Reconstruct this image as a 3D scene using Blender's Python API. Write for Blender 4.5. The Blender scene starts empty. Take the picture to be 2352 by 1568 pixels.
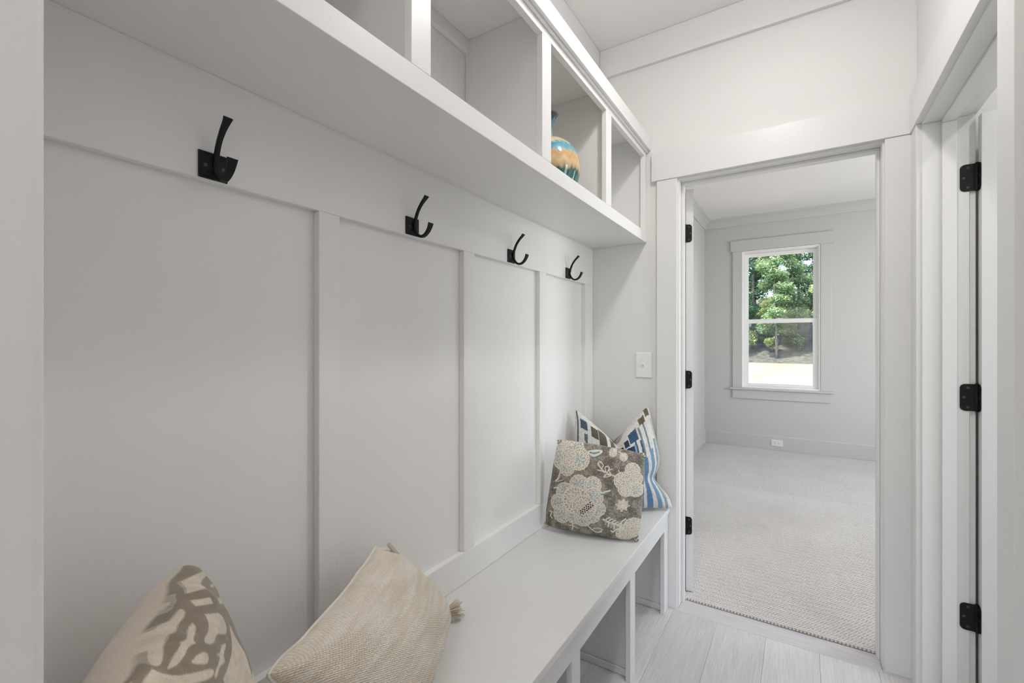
import bpy, bmesh, math, random
import numpy as np
from mathutils import Vector, Matrix

random.seed(7)
RNG = np.random.default_rng(11)
SC = bpy.context.scene
COL = SC.collection

# ------------------------------------------------------------------ camera
cam_d = bpy.data.cameras.new('camera')
cam_d.sensor_width = 36.0
cam_d.lens = 16.0
cam_d.shift_y = 3.0 / 2352.0
cam_d.clip_start = 0.02
cam_d.clip_end = 400
cam = bpy.data.objects.new('camera', cam_d)
cam.location = (0, 0, 1.265)
cam.rotation_euler = (math.radians(90), 0, math.radians(32.27))
COL.objects.link(cam)
SC.camera = cam

# ------------------------------------------------------------------ world, sun, lamps, exposure
SC.view_settings.view_transform = 'Standard'
SC.view_settings.look = 'None'
SC.view_settings.gamma = 1.0
SC.view_settings.use_curve_mapping = False
SC.view_settings.exposure = 0.18
SC.cycles.use_denoising = True
SC.cycles.max_bounces = 10
SC.cycles.diffuse_bounces = 7
SC.cycles.transparent_max_bounces = 24
SC.cycles.sample_clamp_indirect = 6.0
SC.cycles.caustics_reflective = False
SC.cycles.caustics_refractive = False

world = bpy.data.worlds.new('sky')
SC.world = world
world.use_nodes = True
wn = world.node_tree.nodes
wl = world.node_tree.links
sky = wn.new('ShaderNodeTexSky')
sky.sky_type = 'NISHITA'
sky.sun_disc = False
sky.sun_elevation = math.radians(52)
sky.sun_rotation = math.radians(200)
sky.dust_density = 2.0
bg = wn['Background']
bg.inputs['Strength'].default_value = 0.85
wl.new(sky.outputs['Color'], bg.inputs['Color'])

def add_sun(strength, frm, angle):
    d = bpy.data.lights.new('sun', 'SUN')
    d.energy = strength
    d.angle = math.radians(angle)
    d.color = (1.0, 0.95, 0.86)
    o = bpy.data.objects.new('sun', d)
    o.rotation_euler = Vector(frm).to_track_quat('Z', 'Y').to_euler()
    o.location = (0, 0, 12)
    COL.objects.link(o)

add_sun(10.0, (-0.45, -0.75, 1.25), 1.0)

def area(name, loc, power, size, size_y=None, direction=(0, 0, -1), color=(1, 0.98, 0.96), spread=180):
    d = bpy.data.lights.new(name, 'AREA')
    d.energy = power
    d.color = color
    d.spread = math.radians(spread)
    if size_y is None:
        d.shape = 'DISK'
        d.size = size
    else:
        d.shape = 'RECTANGLE'
        d.size = size
        d.size_y = size_y
    o = bpy.data.objects.new(name, d)
    o.location = loc
    o.rotation_euler = Vector(direction).to_track_quat('-Z', 'Y').to_euler()
    COL.objects.link(o)
    return o

CEIL = 2.78
# first hall down-light, then two added behind the camera for fill (rings further down)
HALL_LAMPS_AND_FILL = [(-0.10, 1.30, 5.6), (-0.10, -0.75, 5.0), (-0.10, -2.3, 9.0)]
for (lx, ly, p) in HALL_LAMPS_AND_FILL:
    area('hall_lamp', (lx, ly, CEIL - 0.012), p, 0.12, spread=170)
def bulb(name, loc, power, radius):
    d = bpy.data.lights.new(name, 'POINT')
    d.energy = power; d.color = (1, 0.98, 0.96); d.shadow_soft_size = radius
    o = bpy.data.objects.new(name, d); o.location = loc
    COL.objects.link(o)
bulb('hall_bulb', (-0.10, 1.30, CEIL - 0.15), 6.0, 0.045)
BED_FILL = [(1.5, 3.2, 6.0), (1.7, 5.2, 4.5)]  # unseen bedroom ceiling lights, added as fill
for (lx, ly, p) in BED_FILL:
    area('bedroom_lamp', (lx, ly, CEIL - 0.012), p, 0.16, color=(1, 0.98, 0.96))
BATH_FILL = [(1.2, 1.2, 7.0)]  # unseen side-room light, added to brighten the open door
for (lx, ly, p) in BATH_FILL:
    area('bath_lamp', (lx, ly, CEIL - 0.012), p, 0.16, color=(1, 0.98, 0.96))
# area lights added for fill, set in unseen bedroom and side-room windows
area('side_window_daylight', (2.74, 4.35, 1.55), 50.0, 1.5, 1.6, (-1, 0, 0.30), (1.0, 0.985, 0.955))
area('bath_window_daylight', (2.74, 1.25, 1.55), 24.0, 1.2, 1.3, (-1, 0, 0), (1.0, 0.99, 0.97))


# ------------------------------------------------------------------ helpers
def s2l(c):
    c = np.asarray(c, float) / 255.0
    return np.where(c <= 0.04045, c / 12.92, ((c + 0.055) / 1.055) ** 2.4)

def rgb(r, g, b):
    v = s2l((r, g, b))
    return (float(v[0]), float(v[1]), float(v[2]), 1.0)

def new_mat(name):
    m = bpy.data.materials.new(name)
    m.use_nodes = True
    nt = m.node_tree
    b = nt.nodes['Principled BSDF']
    return m, nt.nodes, nt.links, b

def paint(name, col, rough, bump=0.0, scale=300.0, spec=0.5):
    m, n, l, b = new_mat(name)
    b.inputs['Base Color'].default_value = col
    b.inputs['Roughness'].default_value = rough
    b.inputs['Specular IOR Level'].default_value = spec
    tc = n.new('ShaderNodeTexCoord')
    nz = n.new('ShaderNodeTexNoise')
    nz.inputs['Scale'].default_value = scale
    nz.inputs['Detail'].default_value = 3
    l.new(tc.outputs['Object'], nz.inputs['Vector'])
    if bump:
        bp = n.new('ShaderNodeBump')
        bp.inputs['Strength'].default_value = bump
        bp.inputs['Distance'].default_value = 0.002
        l.new(nz.outputs['Fac'], bp.inputs['Height'])
        l.new(bp.outputs['Normal'], b.inputs['Normal'])
    return m

MAT = {}
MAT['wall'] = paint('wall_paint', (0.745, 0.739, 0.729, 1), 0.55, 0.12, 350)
MAT['panel'] = paint('panel_paint', (0.83, 0.824, 0.814, 1), 0.27, 0.06, 200)
MAT['trim'] = paint('trim_paint', (0.745, 0.74, 0.732, 1), 0.36, 0.03, 200)
MAT['cabinet'] = paint('cabinet_paint', (0.81, 0.804, 0.794, 1), 0.34, 0.06, 160)
MAT['bench'] = paint('bench_paint', (0.70, 0.694, 0.686, 1), 0.34, 0.06, 160)
MAT['ceiling'] = paint('ceiling_paint', (0.83, 0.824, 0.814, 1), 0.8, 0.08, 250)
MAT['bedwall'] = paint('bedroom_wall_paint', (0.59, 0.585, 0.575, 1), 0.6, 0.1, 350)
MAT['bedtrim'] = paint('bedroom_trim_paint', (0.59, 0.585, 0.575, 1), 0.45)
MAT['vinyl'] = paint('window_vinyl', (0.93, 0.93, 0.93, 1), 0.35)
MAT['plastic'] = paint('white_plastic', (0.82, 0.81, 0.79, 1), 0.3)
MAT['slot'] = paint('dark_slot', (0.04, 0.04, 0.04, 1), 0.5)
MAT['black'] = paint('black_metal', (0.006, 0.006, 0.007, 1), 0.5, 0.05, 900, 0.28)
MAT['screw'] = paint('screw_steel', (0.05, 0.05, 0.05, 1), 0.4)
MAT['tile'] = paint('bath_floor', (0.5, 0.49, 0.47, 1), 0.4)

def link(o, parent=None):
    COL.objects.link(o)
    if parent is not None:
        o.parent = parent
    return o

def tag(o, label=None, cat=None, group=None, kind=None):
    if label: o['label'] = label
    if cat: o['category'] = cat
    if group: o['group'] = group
    if kind: o['kind'] = kind
    return o

def struct(o):
    o['kind'] = 'structure'
    return o

def empty(name, loc=(0, 0, 0)):
    o = bpy.data.objects.new(name, None)
    o.empty_display_size = 0.05
    o.location = loc
    COL.objects.link(o)
    return o

def fin(name, bm, mat, parent=None, smooth=False, loc=None):
    me = bpy.data.meshes.new(name)
    bmesh.ops.recalc_face_normals(bm, faces=bm.faces[:])
    bm.to_mesh(me)
    bm.free()
    if smooth:
        me.polygons.foreach_set('use_smooth', [True] * len(me.polygons))
    if mat is not None:
        me.materials.append(mat)
    o = bpy.data.objects.new(name, me)
    link(o, parent)
    if parent is not None and loc is None:
        pm = parent
        off = Vector((0, 0, 0))
        while pm is not None:
            off += Vector(pm.location)
            pm = pm.parent
        o.location = -off
    elif loc is not None:
        o.location = loc
    return o

def bm_box(bm, x0, x1, y0, y1, z0, z1):
    vs = [bm.verts.new(p) for p in ((x0, y0, z0), (x1, y0, z0), (x1, y1, z0), (x0, y1, z0),
                                    (x0, y0, z1), (x1, y0, z1), (x1, y1, z1), (x0, y1, z1))]
    for f in ((0, 3, 2, 1), (4, 5, 6, 7), (0, 1, 5, 4), (1, 2, 6, 5), (2, 3, 7, 6), (3, 0, 4, 7)):
        bm.faces.new([vs[i] for i in f])
    return vs

def box(name, x0, x1, y0, y1, z0, z1, mat, parent=None, bev=0.0012, seg=2):
    bm = bmesh.new()
    bm_box(bm, x0, x1, y0, y1, z0, z1)
    if bev:
        bmesh.ops.bevel(bm, geom=bm.edges[:], offset=bev, segments=seg, affect='EDGES', profile=0.5)
    return fin(name, bm, mat, parent)

def prism(name, pts, axis, a0, a1, mat, parent=None, bev=0.0, smooth=False):
    """extrude a 2-D outline along an axis; pts are the two other coords in xyz order"""
    bm = bmesh.new()
    def P(p, a):
        if axis == 'x': return (a, p[0], p[1])
        if axis == 'y': return (p[0], a, p[1])
        return (p[0], p[1], a)
    A = [bm.verts.new(P(p, a0)) for p in pts]
    B = [bm.verts.new(P(p, a1)) for p in pts]
    bm.faces.new(A)
    bm.faces.new(B[::-1])
    n = len(pts)
    for i in range(n):
        j = (i + 1) % n
        bm.faces.new([A[i], B[i], B[j], A[j]])
    if bev:
        bmesh.ops.bevel(bm, geom=bm.edges[:], offset=bev, segments=2, affect='EDGES')
    return fin(name, bm, mat, parent, smooth)

def ring_wall(name, axis, a0, a1, outer, inner, mat, parent=None):
    """a slab with one rectangular hole. outer/inner = (u0,u1,z0,z1); axis 'x' or 'y' is the thickness"""
    bm = bmesh.new()
    def P(u, z, a):
        return (a, u, z) if axis == 'x' else (u, a, z)
    def loop(r, a):
        u0, u1, z0, z1 = r
        return [bm.verts.new(P(u, z, a)) for u, z in ((u0, z0), (u1, z0), (u1, z1), (u0, z1))]
    O0, I0, O1, I1 = loop(outer, a0), loop(inner, a0), loop(outer, a1), loop(inner, a1)
    for i in range(4):
        j = (i + 1) % 4
        bm.faces.new([O0[i], O0[j], I0[j], I0[i]])
        bm.faces.new([O1[i], I1[i], I1[j], O1[j]])
        bm.faces.new([O0[i], O1[i], O1[j], O0[j]])
        bm.faces.new([I0[i], I0[j], I1[j], I1[i]])
    return fin(name, bm, mat, parent)

def tube_mesh(bm, pts, rad, n=8, cap=True):
    """swept round tube through pts; rad scalar or list"""
    pts = [Vector(p) for p in pts]
    rings = []
    up = Vector((0, 0, 1))
    prev = None
    for i, p in enumerate(pts):
        t = (pts[min(i + 1, len(pts) - 1)] - pts[max(i - 1, 0)]).normalized()
        a = prev if prev is not None else (up if abs(t.dot(up)) < 0.9 else Vector((1, 0, 0)))
        s = (a - t * a.dot(t)).normalized()
        prev = s
        b = t.cross(s)
        r = rad[i] if isinstance(rad, (list, tuple)) else rad
        rings.append([bm.verts.new(p + (s * math.cos(k * 2 * math.pi / n) + b * math.sin(k * 2 * math.pi / n)) * r) for k in range(n)])
    for A, B in zip(rings, rings[1:]):
        for k in range(n):
            bm.faces.new([A[k], A[(k + 1) % n], B[(k + 1) % n], B[k]])
    if cap:
        bm.faces.new(rings[0][::-1])
        bm.faces.new(rings[-1])

def ribbon(bm, prof, w, t, yc):
    """rectangular bar swept along an x-z profile; w = widths along y, t = thicknesses"""
    rings = []
    n = len(prof)
    for i, (x, z) in enumerate(prof):
        x0, z0 = prof[max(i - 1, 0)]
        x1, z1 = prof[min(i + 1, n - 1)]
        T = Vector((x1 - x0, 0, z1 - z0)).normalized()
        N = Vector((-T.z, 0, T.x))
        c = Vector((x, yc, z))
        hw, ht = w[i] / 2, t[i] / 2
        k = 0.35
        Y = Vector((0, 1, 0))
        outline = [(-hw + k * ht, -ht), (hw - k * ht, -ht), (hw, -ht + k * ht), (hw, ht - k * ht), (hw - k * ht, ht), (-hw + k * ht, ht), (-hw, ht - k * ht), (-hw, -ht + k * ht)]
        rings.append([bm.verts.new(c + Y * a + N * b) for a, b in outline])
    for A, B in zip(rings, rings[1:]):
        for k in range(8):
            bm.faces.new([A[k], A[(k + 1) % 8], B[(k + 1) % 8], B[k]])
    bm.faces.new(rings[0][::-1])
    bm.faces.new(rings[-1])

def catmull(pts, per=8):
    P = [np.array(p, float) for p in pts]
    P = [2 * P[0] - P[1]] + P + [2 * P[-1] - P[-2]]
    out = []
    for i in range(1, len(P) - 2):
        for k in range(per):
            t = k / per
            a, b, c, d = P[i - 1], P[i], P[i + 1], P[i + 2]
            out.append(0.5 * ((2 * b) + (-a + c) * t + (2 * a - 5 * b + 4 * c - d) * t * t + (-a + 3 * b - 3 * c + d) * t ** 3))
    out.append(P[-2])
    return out

def cyl(name, c, axis, r, h, mat, parent=None, n=16, bev=0.0):
    bm = bmesh.new()
    a = Vector(axis).normalized()
    tube_mesh(bm, [Vector(c) - a * h / 2, Vector(c) + a * h / 2], r, n)
    return fin(name, bm, mat, parent)

# ------------------------------------------------------------------ room shell
XL, XR = -0.945, 0.374          # panel face, right wall face
YE = 2.266                      # end wall face
YF = 6.14                       # bedroom far wall
BXL, BXR = -1.01, 2.62          # bedroom side walls

# left nook wall with its board-and-batten pieces
wall_left = struct(box('wall_left', -1.06, XL, 0.12, YE, 0, CEIL, MAT['panel'], None, 0))
XF = -0.924
box('top_rail', XL, XF, 0.122, YE - 0.001, 1.566, 1.7615, MAT['panel'], wall_left, 0.0018)
box('bottom_rail', XL, XF, 0.122, YE - 0.001, 0.4805, 0.582, MAT['panel'], wall_left, 0.0018)
for (a, b) in ((0.1225, 0.194), (0.641, 0.697), (1.171, 1.228), (1.683, 1.743), (2.167, 2.2645)):
    box('batten', XL, XF, a, b, 0.582, 1.566, MAT['panel'], wall_left, 0.0018)
prism('caulk_line', [(XF - 0.0005, 1.7616), (XF + 0.0045, 1.7616), (XF - 0.0005, 1.757)], 'y', 0.125, YE - 0.003, MAT['trim'], wall_left)
box('frieze_board', XL, -0.879, 0.122, YE - 0.001, 2.635, CEIL - 0.001, MAT['wall'], wall_left, 0.0015)

# near return of the nook
wall_near = struct(box('wall_near', -1.06, -0.56, -3.3, 0.12, 0, CEIL, MAT['wall'], None, 0.009, 4))
# end wall with the bedroom doorway
DL, DR, DH = -0.487, 0.272, 2.044      # jamb faces
wall_end = struct(prism('wall_end', [(-1.12, 0), (DL - 0.019, 0), (DL - 0.019, DH + 0.019), (DR + 0.019, DH + 0.019), (DR + 0.019, 0), (2.74, 0), (2.74, CEIL), (-1.12, CEIL)], 'y', YE, 2.385, MAT['wall']))
box('frieze_board', -0.878, XR - 0.001, YE - 0.019, YE, 2.635, CEIL - 0.001, MAT['wall'], wall_end, 0.0015)
# right wall with the side doorway
RJ0, RJ1 = 1.374, 2.154
wall_right = struct(prism('wall_right', [(-3.3, 0), (RJ0 - 0.019, 0), (RJ0 - 0.019, DH + 0.019), (RJ1 + 0.019, DH + 0.019), (RJ1 + 0.019, 0), (YE, 0), (YE, CEIL), (-3.3, CEIL)], 'x', XR, 0.4905, MAT['wall']))
# wall behind the camera, with its own window opening
wall_front = struct(ring_wall('wall_front', 'y', -3.42, -3.3, (-1.06, 0.5, 0, CEIL), (-0.5, 0.3, 0.55, 2.35), MAT['wall']))
ceiling = struct(box('ceiling', -1.12, 2.74, -3.42, 6.3, CEIL, CEIL + 0.12, MAT['ceiling'], None, 0))

# bedroom shell
WX0, WX1, WZ0, WZ1 = -0.591, 0.200, 0.705, 2.368
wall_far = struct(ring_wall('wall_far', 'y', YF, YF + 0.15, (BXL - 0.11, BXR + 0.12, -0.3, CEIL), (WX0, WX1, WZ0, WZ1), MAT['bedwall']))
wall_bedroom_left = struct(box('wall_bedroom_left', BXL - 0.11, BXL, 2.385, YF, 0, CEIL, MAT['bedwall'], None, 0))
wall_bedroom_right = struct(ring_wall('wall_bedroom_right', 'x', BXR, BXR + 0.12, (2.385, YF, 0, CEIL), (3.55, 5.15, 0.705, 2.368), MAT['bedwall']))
# side room shell
wall_bath_near = struct(box('wall_bath_near', 0.495, 2.74, 0.1, 0.2, 0, CEIL, MAT['wall'], None, 0))
wall_bath_right = struct(ring_wall('wall_bath_right', 'x', 2.62, 2.74, (0.2, YE, 0, CEIL), (0.65, 1.85, 0.9, 2.2), MAT['wall']))

# ------------------------------------------------------------------ floor
def wood_mat():
    m, n, l, b = new_mat('oak_plank')
    tc = n.new('ShaderNodeTexCoord')
    oi = n.new('ShaderNodeObjectInfo')
    add = n.new('ShaderNodeVectorMath'); add.operation = 'ADD'
    sc = n.new('ShaderNodeVectorMath'); sc.operation = 'SCALE'
    cmb = n.new('ShaderNodeCombineXYZ')
    for k in ('X', 'Y', 'Z'):
        l.new(oi.outputs['Random'], cmb.inputs[k])
    l.new(cmb.outputs[0], sc.inputs[0]); sc.inputs['Scale'].default_value = 37.0
    at = n.new('ShaderNodeAttribute'); at.attribute_name = 'grain'
    l.new(at.outputs['Vector'], add.inputs[0]); l.new(sc.outputs[0], add.inputs[1])
    mp = n.new('ShaderNodeMapping')
    mp.inputs['Scale'].default_value = (9.0, 0.6, 1.0)
    l.new(add.outputs[0], mp.inputs['Vector'])
    nz = n.new('ShaderNodeTexNoise'); nz.inputs['Scale'].default_value = 1.6; nz.inputs['Detail'].default_value = 3; nz.inputs['Distortion'].default_value = 0.6
    l.new(mp.outputs[0], nz.inputs['Vector'])
    # growth rings: bands of the slow noise
    ml = n.new('ShaderNodeMath'); ml.operation = 'MULTIPLY'; ml.inputs[1].default_value = 46.0
    l.new(nz.outputs['Fac'], ml.inputs[0])
    sn = n.new('ShaderNodeMath'); sn.operation = 'SINE'
    l.new(ml.outputs[0], sn.inputs[0])
    mp2 = n.new('ShaderNodeMapping'); mp2.inputs['Scale'].default_value = (420, 9, 1)
    l.new(add.outputs[0], mp2.inputs['Vector'])
    n2 = n.new('ShaderNodeTexNoise'); n2.inputs['Scale'].default_value = 1.0; n2.inputs['Detail'].default_value = 4
    l.new(mp2.outputs[0], n2.inputs['Vector'])
    mix = n.new('ShaderNodeMath'); mix.operation = 'MULTIPLY_ADD'; mix.inputs[1].default_value = 0.045
    l.new(sn.outputs[0], mix.inputs[0]); l.new(n2.outputs['Fac'], mix.inputs[2])
    cr = n.new('ShaderNodeValToRGB')
    cr.color_ramp.elements[0].position = 0.25; cr.color_ramp.elements[0].color = rgb(198, 193, 192)
    cr.color_ramp.elements[1].position = 0.68; cr.color_ramp.elements[1].color = rgb(219, 216, 217)
    l.new(mix.outputs[0], cr.inputs['Fac'])
    hs = n.new('ShaderNodeHueSaturation')
    mr = n.new('ShaderNodeMapRange'); mr.inputs['To Min'].default_value = 0.86; mr.inputs['To Max'].default_value = 1.06
    l.new(oi.outputs['Random'], mr.inputs['Value']); l.new(mr.outputs[0], hs.inputs['Value'])
    l.new(cr.outputs['Color'], hs.inputs['Color']); l.new(hs.outputs['Color'], b.inputs['Base Color'])
    bp = n.new('ShaderNodeBump'); bp.inputs['Strength'].default_value = 0.25; bp.inputs['Distance'].default_value = 0.001
    l.new(n2.outputs['Fac'], bp.inputs['Height']); l.new(bp.outputs['Normal'], b.inputs['Normal'])
    b.inputs['Roughness'].default_value = 0.45
    return m
MAT['oak'] = wood_mat()
MAT['subfloor'] = paint('subfloor', (0.12, 0.09, 0.07, 1), 0.8)

floor = struct(box('floor', -1.06, 2.74, -3.3, 2.385, -0.12, -0.013, MAT['subfloor'], None, 0))

def plank(x0, x1, y0, y1, along='y', parent=floor):
    g = 0.0003
    bm = bmesh.new()
    bm_box(bm, x0 + g, x1 - g, y0 + g, y1 - g, -0.0135, 0.0)
    bmesh.ops.bevel(bm, geom=[e for e in bm.edges if e.verts[0].co.z > -0.001 and e.verts[1].co.z > -0.001], offset=0.0009, segments=1, affect='EDGES')
    o = fin('plank', bm, MAT['oak'], parent)
    me = o.data
    at = me.attributes.new('grain', 'FLOAT_VECTOR', 'POINT')
    co = np.empty(len(me.vertices) * 3); me.vertices.foreach_get('co', co)
    if along == 'x':
        co = co.reshape(-1, 3)[:, [1, 0, 2]].ravel()
    at.data.foreach_set('vector', co)
    return o

col_edges = [-0.945, -0.885, -0.695, -0.505, -0.315, -0.122, 0.068, 0.258, 0.374]
ends = [(-3.3, -1.9, -0.4, 0.9, 2.235), (-3.3, -2.3, -1.0, 0.5, 2.235), (-3.3, -1.6, 0.15, 1.98, 2.235), (-3.3, -2.0, -0.6, 1.0, 2.235),
        (-3.3, -1.2, 0.35, 2.235), (-3.3, -2.2, -0.9, 0.75, 2.235), (-3.3, -1.5, -0.1, 2.235), (-3.3, -1.9, 0.6, 2.235)]
for (a, b), ee in zip(zip(col_edges, col_edges[1:]), ends):
    for c, d in zip(ee, ee[1:]):
        if b <= -0.5 and c < 0.12:
            if d <= 0.12:
                continue
            c = 0.1205
        if a < -0.56 < b and c < 0.12:
            pass
        plank(a, b, c, d)
plank(DL - 0.0, DR, 2.2355, 2.352, 'x')
plank(-0.945, DL, 2.2355, 2.2655, 'x')
plank(DR, XR, 2.2355, 2.2655, 'x')
struct(box('floor_bath', 0.495, 2.62, 0.2, YE, -0.013, 0.0, MAT['tile'], None, 0))

# ------------------------------------------------------------------ carpet
def vnoise(x, y, seed=0):
    xi = np.floor(x).astype(int); yi = np.floor(y).astype(int)
    xf = x - xi; yf = y - yi
    seed = int(seed)
    def h(a, b):
        n = (a * 374761393 + b * 668265263 + seed * 1442695) & 0x7fffffff
        n = ((n ^ (n >> 13)) * 1274126177) & 0x7fffffff
        return (n & 0xffff) / 65535.0
    u = xf * xf * (3 - 2 * xf); v = yf * yf * (3 - 2 * yf)
    return (h(xi, yi) * (1 - u) + h(xi + 1, yi) * u) * (1 - v) + (h(xi, yi + 1) * (1 - u) + h(xi + 1, yi + 1) * u) * v

def carpet_mat():
    m, n, l, b = new_mat('loop_carpet')
    tc = n.new('ShaderNodeTexCoord')
    nz = n.new('ShaderNodeTexNoise'); nz.inputs['Scale'].default_value = 160; nz.inputs['Detail'].default_value = 3
    l.new(tc.outputs['Object'], nz.inputs['Vector'])
    n2 = n.new('ShaderNodeTexNoise'); n2.inputs['Scale'].default_value = 2.2; n2.inputs['Detail'].default_value = 3
    l.new(tc.outputs['Object'], n2.inputs['Vector'])
    ad = n.new('ShaderNodeMath'); ad.operation = 'MULTIPLY_ADD'; ad.inputs[1].default_value = 0.45
    l.new(n2.outputs['Fac'], ad.inputs[0]); l.new(nz.outputs['Fac'], ad.inputs[2])
    cr = n.new('ShaderNodeValToRGB')
    cr.color_ramp.elements[0].position = 0.35; cr.color_ramp.elements[0].color = rgb(210, 206, 203)
    cr.color_ramp.elements[1].position = 0.95; cr.color_ramp.elements[1].color = rgb(242, 239, 237)
    l.new(ad.outputs[0], cr.inputs['Fac'])
    # shade in the gaps between the loops, darkened into the pile colour
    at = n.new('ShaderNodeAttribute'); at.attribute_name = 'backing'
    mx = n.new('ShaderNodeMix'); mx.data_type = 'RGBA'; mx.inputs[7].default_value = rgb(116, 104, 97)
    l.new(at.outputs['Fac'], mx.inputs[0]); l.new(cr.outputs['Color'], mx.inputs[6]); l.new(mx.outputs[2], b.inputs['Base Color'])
    b.inputs['Roughness'].default_value = 0.95
    b.inputs['Specular IOR Level'].default_value = 0.1
    a2 = n.new('ShaderNodeMath'); a2.operation = 'MULTIPLY_ADD'; a2.inputs[1].default_value = 0.5
    l.new(nz.outputs['Fac'], a2.inputs[0]); a2.inputs[2].default_value = 0.0
    bp = n.new('ShaderNodeBump'); bp.inputs['Strength'].default_value = 0.4; bp.inputs['Distance'].default_value = 0.002
    l.new(a2.outputs[0], bp.inputs['Height']); l.new(bp.outputs['Normal'], b.inputs['Normal'])
    return m
MAT['carpet'] = carpet_mat()

def grid_mesh(name, X, Y, Z, mat, parent=None, smooth=True):
    ny, nx = X.shape
    me = bpy.data.meshes.new(name)
    co = np.stack([X, Y, Z], -1).reshape(-1, 3)
    idx = np.arange(nx * ny).reshape(ny, nx)
    f = np.stack([idx[:-1, :-1], idx[:-1, 1:], idx[1:, 1:], idx[1:, :-1]], -1).reshape(-1, 4)
    build(me, co, f, smooth)
    me.materials.append(mat)
    o = bpy.data.objects.new(name, me)
    link(o, parent)
    return o

def build(me, co, f, smooth=True):
    k = f.shape[1]
    me.vertices.add(len(co)); me.vertices.foreach_set('co', np.asarray(co, np.float32).ravel())
    me.loops.add(f.size); me.loops.foreach_set('vertex_index', f.astype(np.int32).ravel())
    me.polygons.add(len(f))
    me.polygons.foreach_set('loop_start', np.arange(0, f.size, k, dtype=np.int32))
    me.polygons.foreach_set('use_smooth', np.full(len(f), smooth))
    me.update(calc_edges=True)
    me.validate()

def carpet():
    root = struct(box('floor_bedroom', BXL, BXR, 2.385, YF, -0.12, 0.004, MAT['subfloor'], None, 0))
    t = empty('carpet', (0.1, 2.36, 0))
    tag(t, 'beige looped wall-to-wall carpet in the bedroom beyond the doorway', 'carpet')
    # knobbly near part as true relief
    xs = np.arange(DL + 0.001, DR - 0.001, 0.00315)
    GAP_SHADE = []
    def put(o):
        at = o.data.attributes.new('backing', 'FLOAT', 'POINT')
        at.data.foreach_set('value', GAP_SHADE[-1].astype(np.float32).ravel())
    def relief(x0, x1, y0, y1, edge, gx=0.0036, gy=0.0029):
        nx = int((x1 - x0) / gx) + 1
        ny = int((y1 - y0) / gy) + 1
        X, Y = np.meshgrid(np.linspace(x0, x1, nx), np.linspace(y0, y1, ny))
        # rows of loops with a small dark hole between them, every other row shifted by half
        PX, PY = 0.0137, 0.0108
        row = np.round(Y / PY)
        xs_ = X / PX - 0.5 * (row % 2)
        dx = (xs_ - np.round(xs_)) * PX; dy = Y - row * PY
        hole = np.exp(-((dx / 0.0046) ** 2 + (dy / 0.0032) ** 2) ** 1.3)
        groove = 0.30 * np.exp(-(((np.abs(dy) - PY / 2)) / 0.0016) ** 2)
        GAP_SHADE.append(np.clip(np.maximum(hole * 1.1, 0.35 * groove), 0, 1))
        h = 1.0 - np.maximum(hole, groove) + 0.12 * (vnoise(X * 60 + 90, Y * 60, 4) - 0.5)
        Z = 0.0025 + 0.0132 * h + RNG.normal(0, 0.0003, X.shape)
        if edge:
            d = np.clip((Y - y0) / 0.012, 0, 1)
            Z = 0.001 + (Z - 0.001) * np.sqrt(np.clip(1 - (1 - d) ** 2, 0, 1))
            Y = Y + 0.0035 * (h - 0.5) * (1 - d)
        return X, Y, Z
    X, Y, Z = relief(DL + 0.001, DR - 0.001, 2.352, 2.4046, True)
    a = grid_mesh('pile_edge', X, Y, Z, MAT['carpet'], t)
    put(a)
    a.location = (-0.1, -2.36, 0); a['kind'] = 'stuff'
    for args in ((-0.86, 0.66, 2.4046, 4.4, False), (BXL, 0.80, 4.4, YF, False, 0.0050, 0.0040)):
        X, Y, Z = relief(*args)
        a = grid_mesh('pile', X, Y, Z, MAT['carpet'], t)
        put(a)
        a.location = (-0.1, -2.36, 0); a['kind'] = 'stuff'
    # the rest of the room, plain pile around the near part
    bm = bmesh.new()
    zt = 0.0135
    def q(x0, x1, y0, y1):
        bm.faces.new([bm.verts.new(p) for p in ((x0, y0, zt), (x1, y0, zt), (x1, y1, zt), (x0, y1, zt))])
    q(BXL, -0.86, 2.3855, 4.4); q(0.66, BXR, 2.3855, 4.4); q(0.80, BXR, 4.4, YF)
    a = fin('pile_field', bm, MAT['carpet'], t); a['kind'] = 'stuff'
carpet()

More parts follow.
